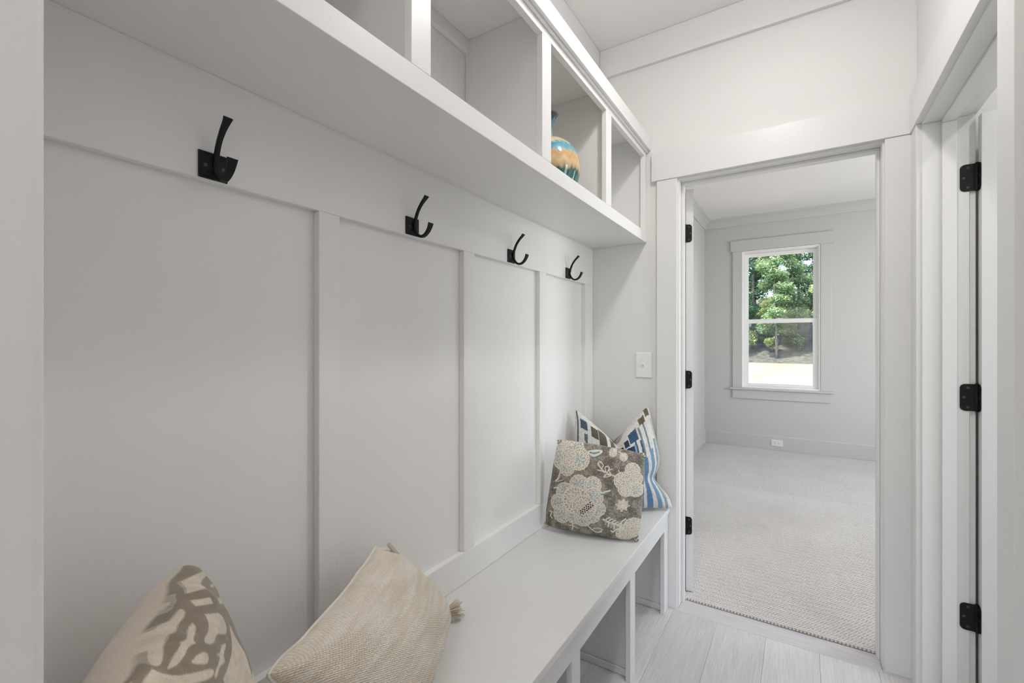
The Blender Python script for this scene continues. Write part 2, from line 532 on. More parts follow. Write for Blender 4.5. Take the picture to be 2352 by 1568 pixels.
# ------------------------------------------------------------------ door casings (trim)
def hinge_parts(parent, pin, h, leaf_dirs, mat=MAT['black']):
    """3 1/2 inch hinge: two leaves with round corners, knuckle barrels, screws"""
    px, py, pz = pin
    H = parent
    hb = bpy.data.objects.new('hinge', None)
    # knuckle carries the hinge
    bm = bmesh.new()
    for k in range(5):
        z0 = pz - h / 2 + k * h / 5 + 0.0004
        tube_mesh(bm, [(px, py, z0), (px, py, z0 + h / 5 - 0.0008)], 0.0062, 14)
    tube_mesh(bm, [(px, py, pz - h / 2 - 0.003), (px, py, pz + h / 2 + 0.003)], 0.0042, 12)
    kn = fin('hinge', bm, mat, H)
    for (d, n, w, face) in leaf_dirs:
        # d: direction away from the pin in plan, n: outward normal of the leaf
        D = Vector((d[0], d[1], 0)).normalized(); N = Vector((n[0], n[1], 0)).normalized()
        r = 0.014
        out = [(0.0, -h / 2)]
        for k in range(6):
            a = -math.pi / 2 + k * math.pi / 10
            out.append((w - r + r * math.cos(a), -h / 2 + r + r * math.sin(a)))
        for k in range(6):
            a = k * math.pi / 10
            out.append((w - r + r * math.cos(a), h / 2 - r + r * math.sin(a)))
        out.append((0.0, h / 2))
        bm = bmesh.new()
        base = Vector((face[0], face[1], pz))
        A = [bm.verts.new(base + D * u + Vector((0, 0, v)) - N * 0.0005) for u, v in out]
        B = [bm.verts.new(base + D * u + Vector((0, 0, v)) + N * 0.0022) for u, v in out]
        bm.faces.new(A); bm.faces.new(B[::-1])
        for i in range(len(A)):
            j = (i + 1) % len(A)
            bm.faces.new([A[i], B[i], B[j], A[j]])
        fin('hinge_leaf', bm, mat, kn)
        for (u, v) in ((w * 0.55, h * 0.36), (w * 0.3 if False else w * 0.78, 0.0), (w * 0.55, -h * 0.36)):
            c = base + D * u + Vector((0, 0, v)) + N * 0.0022
            bm = bmesh.new()
            # countersunk rim ring with a sunk head
            ring = []
            for (rr, dd) in ((0.0044, 0.0), (0.0042, 0.0005), (0.0037, 0.0005), (0.0032, 0.0001), (0.0012, 0.0001), (0.0008, -0.0004)):
                Z = Vector((0, 0, 1))
                ring.append([bm.verts.new(c + N * dd + (D * math.cos(t) + Z * math.sin(t)) * rr) for t in np.linspace(0, 2 * math.pi, 13)[:-1]])
            for P, Q in zip(ring, ring[1:]):
                for k in range(12):
                    bm.faces.new([P[k], P[(k + 1) % 12], Q[(k + 1) % 12], Q[k]])
            bm.faces.new(ring[-1])
            fin('screw', bm, MAT['screw'], kn)
    return kn

t1 = struct(empty('trim_1', (DL, YE, 0)))
T = MAT['trim']
yc0 = YE - 0.019
box('side_casing', -0.587, DL - 0.006, yc0, YE - 0.0005, 0.0, 2.05, T, t1, 0.0015)
box('side_casing', DR + 0.006, XR - 0.0006, yc0, YE - 0.0005, 0.0, 2.05, T, t1, 0.0015)
box('head_casing', -0.611, XR - 0.0006, yc0 - 0.005, YE - 0.0005, 2.0502, 2.192, T, t1, 0.0015)
box('jamb', DL - 0.019, DL, YE - 0.004, 2.396, 0.0, DH, T, t1, 0.0012)
box('jamb', DR, DR + 0.019, YE - 0.004, 2.396, 0.0, DH, T, t1, 0.0012)
box('head_jamb', DL - 0.019, DR + 0.019, YE - 0.004, 2.396, DH + 0.0002, DH + 0.019, T, t1, 0.0012)
box('door_stop', DL + 0.0002, DL + 0.011, 2.318, 2.356, 0.0, DH - 0.0115, T, t1, 0.0015)
box('door_stop', DR - 0.011, DR - 0.0002, 2.318, 2.356, 0.0, DH - 0.0115, T, t1, 0.0015)
box('head_stop', DL + 0.0002, DR - 0.0002, 2.318, 2.356, DH - 0.011, DH, T, t1, 0.0015)
# bedroom side casing
box('side_casing', -0.587, DL - 0.006, 2.3855, 2.404, 0.015, 2.05, T, t1, 0.0015)
box('side_casing', DR + 0.006, 0.372, 2.3855, 2.404, 0.015, 2.05, T, t1, 0.0015)
box('head_casing', -0.611, 0.396, 2.3855, 2.409, 2.0502, 2.192, T, t1, 0.0015)

t2 = struct(empty('trim_2', (XR, RJ0, 0)))
xc1 = XR - 0.019
box('side_casing', xc1, XR - 0.0005, RJ1 + 0.006, yc0 - 0.0005, 0.0, 2.05, T, t2, 0.0015)
box('side_casing', xc1, XR - 0.0005, RJ0 - 0.006 - 0.09, RJ0 - 0.006, 0.0, 2.05, T, t2, 0.0015)
box('head_casing', xc1 - 0.005, XR - 0.0005, RJ0 - 0.12, yc0 - 0.0055, 2.0502, 2.192, T, t2, 0.0015)
XJ = 0.492
box('jamb', XR - 0.004, XJ, RJ1, RJ1 + 0.019, 0.0, DH, T, t2, 0.0012)
box('jamb', XR - 0.004, XJ, RJ0 - 0.019, RJ0, 0.0, DH, T, t2, 0.0012)
box('head_jamb', XR - 0.004, XJ, RJ0 - 0.019, RJ1 + 0.019, DH + 0.0002, DH + 0.019, T, t2, 0.0012)
box('door_stop', 0.421, 0.459, RJ1 - 0.011, RJ1 - 0.0002, 0.0, DH - 0.0115, T, t2, 0.0015)
box('door_stop', 0.421, 0.459, RJ0 + 0.0002, RJ0 + 0.011, 0.0, DH - 0.0115, T, t2, 0.0015)
box('head_stop', 0.421, 0.459, RJ0 + 0.0002, RJ1 - 0.0002, DH - 0.011, DH, T, t2, 0.0015)
box('side_casing', 0.491, 0.5095, RJ1 + 0.006, RJ1 + 0.096, 0.0, 2.05, T, t2, 0.0015)
box('side_casing', 0.491, 0.5095, RJ0 - 0.096, RJ0 - 0.006, 0.0, 2.05, T, t2, 0.0015)
box('head_casing', 0.491, 0.514, RJ0 - 0.12, RJ1 + 0.112, 2.0502, 2.192, T, t2, 0.0015)

def door_leaf(name, hingept, angle, W, closed_dir, closed_norm, thick=0.035, z0=0.018, z1=2.036):
    """door slab with two recessed panels per face. Local frame: u along the leaf from the hinge, n = thickness."""
    e = Vector((math.cos(angle), math.sin(angle), 0))
    nrm = Vector((-e.y, e.x, 0)) * closed_norm
    bm = bmesh.new()
    def P(u, d, z):
        q = Vector((hingept[0], hingept[1], 0)) + e * u + nrm * d
        return (q.x, q.y, z)
    us = [0.004, 0.115, W - 0.115, W - 0.004]
    zs = [z0, 0.24, 0.98, 1.12, 1.90, z1]
    rec = 0.008
    for side in (0, 1):
        base = 0.004 if side == 0 else 0.004 + thick
        dep = rec if side == 0 else -rec
        grid = {}
        for i, u in enumerate(us):
            for k, z in enumerate(zs):
                grid[i, k] = bm.verts.new(P(u, base, z))
        for i in range(3):
            for k in range(5):
                c = [grid[i, k], grid[i + 1, k], grid[i + 1, k + 1], grid[i, k + 1]]
                if i == 1 and k in (1, 3):
                    inn = [bm.verts.new(P(u, base + dep, z)) for u, z in ((us[1] + 0.006, zs[k] + 0.006), (us[2] - 0.006, zs[k] + 0.006), (us[2] - 0.006, zs[k + 1] - 0.006), (us[1] + 0.006, zs[k + 1] - 0.006))]
                    for a in range(4):
                        b = (a + 1) % 4
                        bm.faces.new([c[a], c[b], inn[b], inn[a]])
                    bm.faces.new(inn)
                else:
                    bm.faces.new(c)
        if side == 0:
            g0 = grid
        else:
            rim = [(i, 0) for i in range(4)] + [(3, k) for k in range(1, 6)] + [(i, 5) for i in (2, 1, 0)] + [(0, k) for k in (4, 3, 2, 1)]
            for a in range(len(rim)):
                b = (a + 1) % len(rim)
                bm.faces.new([g0[rim[a]], g0[rim[b]], grid[rim[b]], grid[rim[a]]])
    o = fin(name, bm, MAT['trim'])
    # lever-less round knob near the free edge
    for s, base in ((-1, 0.004), (1, 0.004 + thick)):
        c = Vector(P(W - 0.07, base, 0.95))
        ax = nrm * s
        bm = bmesh.new()
        tube_mesh(bm, [c + ax * a for a in (0, 0.006, 0.007, 0.03, 0.034, 0.046, 0.056, 0.06)], [0.032, 0.031, 0.011, 0.010, 0.02, 0.027, 0.022, 0.008], 20)
        fin('door_knob', bm, MAT['black'], o, True)
    return o, e, nrm

# door_1: bedroom door, hinged on the left jamb, swung into the bedroom past square
ang1 = math.radians(106)
PIN1 = (DL + 0.001, 2.402)
door1, e1, n1 = door_leaf('door_1', PIN1, ang1, 0.755, 1, -1)
struct(door1)
for z in (1.815, 1.08, 0.346):
    f = Vector((PIN1[0], PIN1[1], 0)) + e1 * 0.0035 + n1 * 0.002
    kn = hinge_parts(door1, (PIN1[0], PIN1[1], z), 0.089,
                     [((n1.x, n1.y), (-e1.x, -e1.y), 0.030, (f.x, f.y)),
                      ((0, -1), (1, 0), 0.030, (DL + 0.0002, 2.398))])
# door_2: side-room door, hinged on the far jamb of the right wall, swung away square
PIN2 = (0.5125, RJ1 + 0.013)
door2, e2, n2 = door_leaf('door_2', PIN2, math.radians(0.0), 0.76, 1, -1)
struct(door2)
for z in (1.83, 1.078, 0.327):
    f = Vector((PIN2[0], PIN2[1], 0)) + e2 * 0.0035 + n2 * 0.002
    hinge_parts(door2, (PIN2[0] - 0.002, PIN2[1] - 0.014, z), 0.092,
                [((n2.x, n2.y), (-e2.x, -e2.y), 0.032, (f.x, f.y)),
                 ((-1, 0), (0, -1), 0.044, (0.512, RJ1 - 0.0002))])

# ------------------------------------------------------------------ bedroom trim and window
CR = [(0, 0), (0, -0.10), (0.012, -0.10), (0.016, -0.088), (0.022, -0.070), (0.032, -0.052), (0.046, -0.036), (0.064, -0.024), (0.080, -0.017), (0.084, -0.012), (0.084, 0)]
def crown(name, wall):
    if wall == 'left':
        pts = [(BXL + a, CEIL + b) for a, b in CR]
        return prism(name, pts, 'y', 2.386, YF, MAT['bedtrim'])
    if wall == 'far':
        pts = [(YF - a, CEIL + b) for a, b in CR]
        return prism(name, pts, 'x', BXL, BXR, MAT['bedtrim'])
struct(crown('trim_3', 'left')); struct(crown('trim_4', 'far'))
BB = [(0, 0.0145), (0.016, 0.0145), (0.016, 0.168), (0.012, 0.175), (0, 0.178)]
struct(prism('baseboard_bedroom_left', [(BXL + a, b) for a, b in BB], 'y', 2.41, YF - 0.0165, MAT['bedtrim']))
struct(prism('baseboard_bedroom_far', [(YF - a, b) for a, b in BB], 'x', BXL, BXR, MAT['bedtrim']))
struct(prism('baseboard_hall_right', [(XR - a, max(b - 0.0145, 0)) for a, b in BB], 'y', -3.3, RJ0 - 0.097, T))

win = struct(empty('window_1', (WX0, YF, WZ0)))
V = MAT['vinyl']
box('side_casing', WX0 - 0.096, WX0, YF - 0.019, YF - 0.0005, WZ0 + 0.02, WZ1, MAT['bedtrim'], win, 0.0015)
box('side_casing', WX1, WX1 + 0.096, YF - 0.019, YF - 0.0005, WZ0 + 0.02, WZ1, MAT['bedtrim'], win, 0.0015)
box('head_casing', WX0 - 0.118, WX1 + 0.118, YF - 0.024, YF - 0.0005, WZ1 + 0.0002, WZ1 + 0.132, MAT['bedtrim'], win, 0.0015)
box('stool', WX0 - 0.125, WX1 + 0.125, YF - 0.045, YF - 0.0005, WZ0 - 0.001, WZ0 + 0.0195, MAT['bedtrim'], win, 0.004)
box('apron', WX0 - 0.096, WX1 + 0.096, YF - 0.019, YF - 0.0005, WZ0 - 0.108, WZ0 - 0.0015, MAT['bedtrim'], win, 0.0015)
def frame(name, x0, x1, z0, z1, y0, y1, w, mat, parent, wb=None, bev=0.002):
    wb = wb or w
    bm = bmesh.new()
    def L(x0, x1, z0, z1, y):
        return [bm.verts.new(p) for p in ((x0, y, z0), (x1, y, z0), (x1, y, z1), (x0, y, z1))]
    O0, O1 = L(x0, x1, z0, z1, y0), L(x0, x1, z0, z1, y1)
    I0, I1 = L(x0 + w, x1 - w, z0 + wb, z1 - w, y0), L(x0 + w, x1 - w, z0 + wb, z1 - w, y1)
    for i in range(4):
        j = (i + 1) % 4
        bm.faces.new([O0[i], O0[j], I0[j], I0[i]]); bm.faces.new([O1[i], I1[i], I1[j], O1[j]])
        bm.faces.new([O0[i], O1[i], O1[j], O0[j]]); bm.faces.new([I0[i], I0[j], I1[j], I1[i]])
    if bev:
        bmesh.ops.bevel(bm, geom=bm.edges[:], offset=bev, segments=1, affect='EDGES')
    return fin(name, bm, mat, parent)
def glass_mat():
    m, n, l, b = new_mat('window_glass')
    n.remove(b)
    tr = n.new('ShaderNodeBsdfTransparent'); tr.inputs['Color'].default_value = (0.97, 0.985, 0.98, 1)
    gl = n.new('ShaderNodeBsdfGlossy'); gl.inputs['Roughness'].default_value = 0.02
    fr = n.new('ShaderNodeFresnel'); fr.inputs['IOR'].default_value = 1.22
    mx = n.new('ShaderNodeMixShader')
    l.new(fr.outputs[0], mx.inputs[0]); l.new(tr.outputs[0], mx.inputs[1]); l.new(gl.outputs[0], mx.inputs[2])
    l.new(mx.outputs[0], n['Material Output'].inputs['Surface'])
    return m
MAT['glass'] = glass_mat()
def screen_mat():
    m, n, l, b = new_mat('insect_screen_mesh')
    n.remove(b)
    tr = n.new('ShaderNodeBsdfTransparent')
    df = n.new('ShaderNodeBsdfDiffuse'); df.inputs['Color'].default_value = (0.30, 0.31, 0.36, 1)
    tc = n.new('ShaderNodeTexCoord')
    nz = n.new('ShaderNodeTexNoise'); nz.inputs['Scale'].default_value = 260; nz.inputs['Detail'].default_value = 2
    l.new(tc.outputs['Object'], nz.inputs['Vector'])
    mr = n.new('ShaderNodeMapRange'); mr.inputs['From Min'].default_value = 0.3; mr.inputs['From Max'].default_value = 0.7
    mr.inputs['To Min'].default_value = 0.12; mr.inputs['To Max'].default_value = 0.5
    l.new(nz.outputs['Fac'], mr.inputs['Value'])
    mx = n.new('ShaderNodeMixShader')
    l.new(mr.outputs[0], mx.inputs[0]); l.new(tr.outputs[0], mx.inputs[1]); l.new(df.outputs[0], mx.inputs[2])
    l.new(mx.outputs[0], n['Material Output'].inputs['Surface'])
    return m
MAT['screen'] = screen_mat()
frame('outer_frame', WX0 + 0.001, WX1 - 0.001, WZ0 + 0.02, WZ1 - 0.001, YF - 0.012, YF + 0.012, 0.014, V, win)
frame('outer_frame', WX0 + 0.001, WX1 - 0.001, WZ0 + 0.02, WZ1 - 0.001, YF + 0.013, YF + 0.11, 0.026, V, win)
zm = 1.52
up = frame('upper_sash', WX0 + 0.028, WX1 - 0.028, zm - 0.012, WZ1 - 0.028, YF + 0.065, YF + 0.095, 0.040, V, win)
lo = frame('lower_sash', WX0 + 0.028, WX1 - 0.028, WZ0 + 0.047, zm + 0.022, YF + 0.025, YF + 0.060, 0.044, V, win, 0.026)
box('pane', WX0 + 0.066, WX1 - 0.066, YF + 0.078, YF + 0.082, zm + 0.026, WZ1 - 0.066, MAT['glass'], up, 0)
box('pane', WX0 + 0.070, WX1 - 0.070, YF + 0.041, YF + 0.045, WZ0 + 0.071, zm - 0.020, MAT['glass'], lo, 0)
sf = frame('insect_screen', WX0 + 0.029, WX1 - 0.029, WZ0 + 0.047, zm, YF + 0.099, YF + 0.108, 0.016, V, win)
bm = bmesh.new()
bm.faces.new([bm.verts.new(p) for p in ((WX0 + 0.044, YF + 0.104, WZ0 + 0.062), (WX1 - 0.044, YF + 0.104, WZ0 + 0.062), (WX1 - 0.044, YF + 0.104, zm - 0.014), (WX0 + 0.044, YF + 0.104, zm - 0.014))])
fin('screen_mesh', bm, MAT['screen'], sf)
box('sash_lock', -0.225, -0.165, YF + 0.028, YF + 0.052, zm + 0.0222, zm + 0.034, V, lo, 0.003)

# unseen bedroom and side-room windows added for fill, and the window behind the camera
def plain_window(name, axis, a0, a1, u0, u1, z0, z1):
    w = struct(empty(name, ((a0, u0, z0) if axis == 'x' else (u0, a0, z0))))
    f = ring_wall('sash', axis, a0 + 0.04, a0 + 0.075, (u0 + 0.001, u1 - 0.001, z0 + 0.001, z1 - 0.001), (u0 + 0.05, u1 - 0.05, z0 + 0.05, z1 - 0.05), V, w)
    zc = (z0 + z1) / 2
    if axis == 'x':
        box('meeting_rail', a0 + 0.035, a0 + 0.07, u0 + 0.05, u1 - 0.05, zc - 0.02, zc + 0.02, V, w, 0.002)
        box('pane', a0 + 0.055, a0 + 0.059, u0 + 0.048, u1 - 0.048, z0 + 0.048, z1 - 0.048, MAT['glass'], w, 0)
    else:
        box('meeting_rail', u0 + 0.05, u1 - 0.05, a0 - 0.07, a0 - 0.035, zc - 0.02, zc + 0.02, V, w, 0.002)
        box('pane', u0 + 0.048, u1 - 0.048, a0 - 0.066, a0 - 0.062, z0 + 0.048, z1 - 0.048, MAT['glass'], w, 0)
plain_window('window_2', 'x', BXR, BXR + 0.12, 3.55, 5.15, 0.705, 2.368)
plain_window('window_3', 'x', 2.62, 2.74, 0.65, 1.85, 0.9, 2.2)
plain_window('window_4', 'y', -3.3, -3.42, -0.5, 0.3, 0.55, 2.35)

# ------------------------------------------------------------------ built-in bench
CB = MAT['bench']
ZB = 0.480
bench = empty('bench', (-0.73, 1.2, 0))
tag(bench, 'grey-white built-in mudroom bench with open cubbies below, under the coat hooks', 'bench')
box('seat_top', XL + 0.0005, -0.522, 0.1225, yc0 - 0.0008, ZB - 0.024, ZB, CB, bench, 0.0025)
box('apron', -0.550, -0.531, 0.1225, yc0 - 0.0008, 0.386, ZB - 0.0242, CB, bench, 0.0015)
div_y = [0.160, 0.668, 1.200, 1.712, 2.205]
sty = [(0.1225, 0.180), (0.640, 0.696), (1.152, 1.208), (1.666, 1.723), (2.168, 2.2455)]
for (a, b) in sty:
    box('stile', -0.550, -0.531, a, b, 0.0005, 0.3858, CB, bench, 0.0015)
    c = b - 0.019 if b < 2.2 else 2.21
    d = box('divider', XL + 0.001, -0.5502, c - 0.0095, c + 0.0095, 0.0005, ZB - 0.0245, CB, bench, 0.001)
    if a > 0.2:
        box('base_strip', XL + 0.002, -0.552, c - 0.0095 - 0.008, c - 0.0097, 0.0005, 0.028, CB, bench, 0.003)
box('back_panel', XL + 0.0005, XL + 0.012, 0.1225, YE - 0.002, 0.0005, ZB - 0.0245, CB, bench, 0)

# ------------------------------------------------------------------ cubby shelf
CB = MAT['cabinet']
XC = -0.641
shelf = empty('cubby_shelf', (-0.79, 1.2, 1.762))
tag(shelf, 'white wall-mounted cubby shelf with four open compartments above the coat hooks', 'shelf')
ZS0, ZS1, ZO0, ZO1, ZC = 1.762, 1.785, 1.812, 2.180, 2.272
box('bottom_panel', XL + 0.001, XC - 0.0195, 0.1225, YE - 0.0015, ZS0, ZS1, CB, shelf, 0.001)
box('top_panel', XL + 0.001, XC - 0.0195, 0.1225, YE - 0.0015, ZC - 0.002, ZC + 0.016, CB, shelf, 0.001)
box('bottom_rail', XC - 0.019, XC, 0.1225, YE - 0.0015, ZS0 - 0.001, ZO0, CB, shelf, 0.0012)
box('top_rail', XC - 0.019, XC, 0.1225, YE - 0.0015, ZO1, ZC, CB, shelf, 0.0012)
box('moulding_strip', XC + 0.0002, XC + 0.008, 0.1225, YE - 0.0015, 2.203, 2.2125, CB, shelf, 0.002)
box('crown_board', XC + 0.0002, -0.6205, 0.1225, YE - 0.0015, 2.2127, ZC + 0.0005, CB, shelf, 0.0015)
box('cleat', XL + 0.0005, XL + 0.018, 0.1225, YE - 0.0015, 2.228, ZC - 0.0025, CB, shelf, 0.0015)
SY = [(0.1225, 0.170), (0.647, 0.703), (1.183, 1.240), (1.709, 1.767), (2.224, YE - 0.0015)]
for i, (a, b) in enumerate(SY):
    box('stile', XC - 0.019, XC, a, b, ZO0 + 0.0002, ZO1 - 0.0002, CB, shelf, 0.0012)
    c = (a + b) / 2
    if i == 0: c = 0.134
    if i == 4: c = 2.252
    box('divider', XL + 0.001, XC - 0.0195, c - 0.0095, c + 0.0095, ZS1 + 0.0002, ZC - 0.0025, CB, shelf, 0.0008)

# ------------------------------------------------------------------ coat hooks
hook_prof_up = catmull([(0.008, -0.004), (0.012, 0.006), (0.016, 0.022), (0.025, 0.042), (0.038, 0.059), (0.050, 0.070), (0.057, 0.077)], 6)
hook_prof_lo = catmull([(0.008, 0.004), (0.012, -0.008), (0.019, -0.021), (0.032, -0.031), (0.047, -0.031), (0.060, -0.022), (0.068, -0.010), (0.072, 0.001)], 6)
def make_hook(y, label):
    z = 1.592
    t = empty('coat_hook', (XF, y, z))
    tag(t, label, 'hook', 'coat hooks on the top rail')
    # square back plate: stepped border and pyramid centre
    bm = bmesh.new()
    rings = []
    for (h, d) in ((0.0245, 0.0), (0.0245, 0.0035), (0.0215, 0.0045), (0.0200, 0.0040), (0.010, 0.0085), (0.007, 0.0088)):
        rings.append([bm.verts.new((XF + 0.0002 + d, y + a * h, z + b * h)) for a, b in ((-1, -1), (1, -1), (1, 1), (-1, 1))])
    bm.faces.new(rings[0]); bm.faces.new(rings[-1])
    for A, B in zip(rings, rings[1:]):
        for k in range(4):
            bm.faces.new([A[k], A[(k + 1) % 4], B[(k + 1) % 4], B[k]])
    fin('back_plate', bm, MAT['black'], t)
    n = len(hook_prof_up)
    bm = bmesh.new()
    w = [0.0085 + 0.0075 * max(0, (i / (n - 1) - 0.45) / 0.55) ** 1.6 for i in range(n)]
    th = [0.0085 - 0.0035 * i / (n - 1) for i in range(n)]
    ribbon(bm, [(XF + a, z + b) for a, b in hook_prof_up], w, th, y)
    fin('upper_arm', bm, MAT['black'], t)
    n = len(hook_prof_lo)
    bm = bmesh.new()
    w = [0.0085 + 0.0095 * max(0, (i / (n - 1) - 0.3) / 0.7) ** 1.3 for i in range(n)]
    th = [0.0085 - 0.003 * i / (n - 1) for i in range(n)]
    ribbon(bm, [(XF + a, z + b) for a, b in hook_prof_lo], w, th, y)
    fin('lower_arm', bm, MAT['black'], t)
    for s in (-1, 1):
        bm = bmesh.new()
        c = Vector((XF + 0.0062, y + s * 0.0145, z - 0.002))
        tube_mesh(bm, [c + Vector((a, 0, 0)) for a in (-0.002, 0.0008, 0.0016, 0.0018)], [0.0036, 0.0036, 0.0024, 0.0008], 12)
        fin('screw', bm, MAT['screw'], t)
for y, lab in ((0.419, 'black double coat hook nearest the camera, leftmost on the rail above the first panel'),
               (0.934, 'black double coat hook above the second panel, second from the left'),
               (1.455, 'black double coat hook above the third panel, third from the left'),
               (1.955, 'black double coat hook farthest away, nearest the shadowed end-wall corner')):
    make_hook(y, lab)

# ------------------------------------------------------------------ switch and outlet
def switch():
    x, z = -0.654, 1.154
    t = empty('light_switch', (x, YE, z))
    tag(t, 'white toggle light switch on the end wall left of the door casing', 'switch')
    yy = YE
    bm = bmesh.new()
    rings = []
    for (a, b, d) in ((0.041, 0.063, 0.0), (0.041, 0.063, 0.003), (0.038, 0.060, 0.0062), (0.036, 0.058, 0.0066)):
        rings.append([bm.verts.new((x + sx * a, yy - 0.0002 - d, z + sz * b)) for sx, sz in ((-1, -1), (1, -1), (1, 1), (-1, 1))])
    bm.faces.new(rings[0]); bm.faces.new(rings[-1])
    for A, B in zip(rings, rings[1:]):
        for k in range(4):
            bm.faces.new([A[k], A[(k + 1) % 4], B[(k + 1) % 4], B[k]])
    fin('cover_plate', bm, MAT['plastic'], t)
    bm = bmesh.new()
    bm_box(bm, x - 0.0055, x + 0.0055, yy - 0.0082, yy - 0.0064, z - 0.0125, z + 0.0125)
    fin('bezel', bm, MAT['plastic'], t)
    prism('toggle', [(yy - 0.008, z - 0.006), (yy - 0.008, z + 0.006), (yy - 0.019, z + 0.011), (yy - 0.0215, z + 0.006), (yy - 0.012, z - 0.006)], 'x', x - 0.004, x + 0.004, MAT['plastic'], t, 0.0006)
    for s in (-1, 1):
        cyl('screw', (x, yy - 0.0072, z + s * 0.030), (0, 1, 0), 0.0032, 0.0018, MAT['plastic'], t, 12)
switch()

def outlet():
    x, z = -0.221, 0.098
    yy = YF - 0.016
    t = empty('wall_outlet', (x, yy, z))
    tag(t, 'white duplex outlet set sideways in the baseboard below the bedroom window', 'outlet')
    bm = bmesh.new()
    rings = []
    for (a, b, d) in ((0.060, 0.037, 0.0), (0.060, 0.037, 0.003), (0.057, 0.034, 0.006), (0.055, 0.032, 0.0063)):
        rings.append([bm.verts.new((x + sx * a, yy - 0.0002 - d, z + sz * b)) for sx, sz in ((-1, -1), (1, -1), (1, 1), (-1, 1))])
    bm.faces.new(rings[0]); bm.faces.new(rings[-1])
    for A, B in zip(rings, rings[1:]):
        for k in range(4):
            bm.faces.new([A[k], A[(k + 1) % 4], B[(k + 1) % 4], B[k]])
    fin('cover_plate', bm, MAT['plastic'], t)
    for s in (-1, 1):
        cx = x + s * 0.0195
        r = prism('receptacle', [(cx + 0.0145 * math.cos(a) , z + 0.0165 * max(-0.8, min(0.8, math.sin(a)))) for a in np.linspace(0, 2 * math.pi, 21)[:-1]], 'y', yy - 0.0085, yy - 0.0064, MAT['plastic'], t)
        box('slot', cx - 0.006, cx + 0.002, yy - 0.0092, yy - 0.0084, z - 0.0082, z - 0.0060, MAT['slot'], r, 0)
        box('slot', cx - 0.005, cx + 0.002, yy - 0.0092, yy - 0.0084, z + 0.0060, z + 0.0082, MAT['slot'], r, 0)
        cyl('slot', (cx + 0.008, yy - 0.0086, z), (0, 1, 0), 0.0024, 0.001, MAT['slot'], r, 10)
    cyl('screw', (x, yy - 0.0068, z), (0, 1, 0), 0.003, 0.0014, MAT['plastic'], t, 12)
outlet()

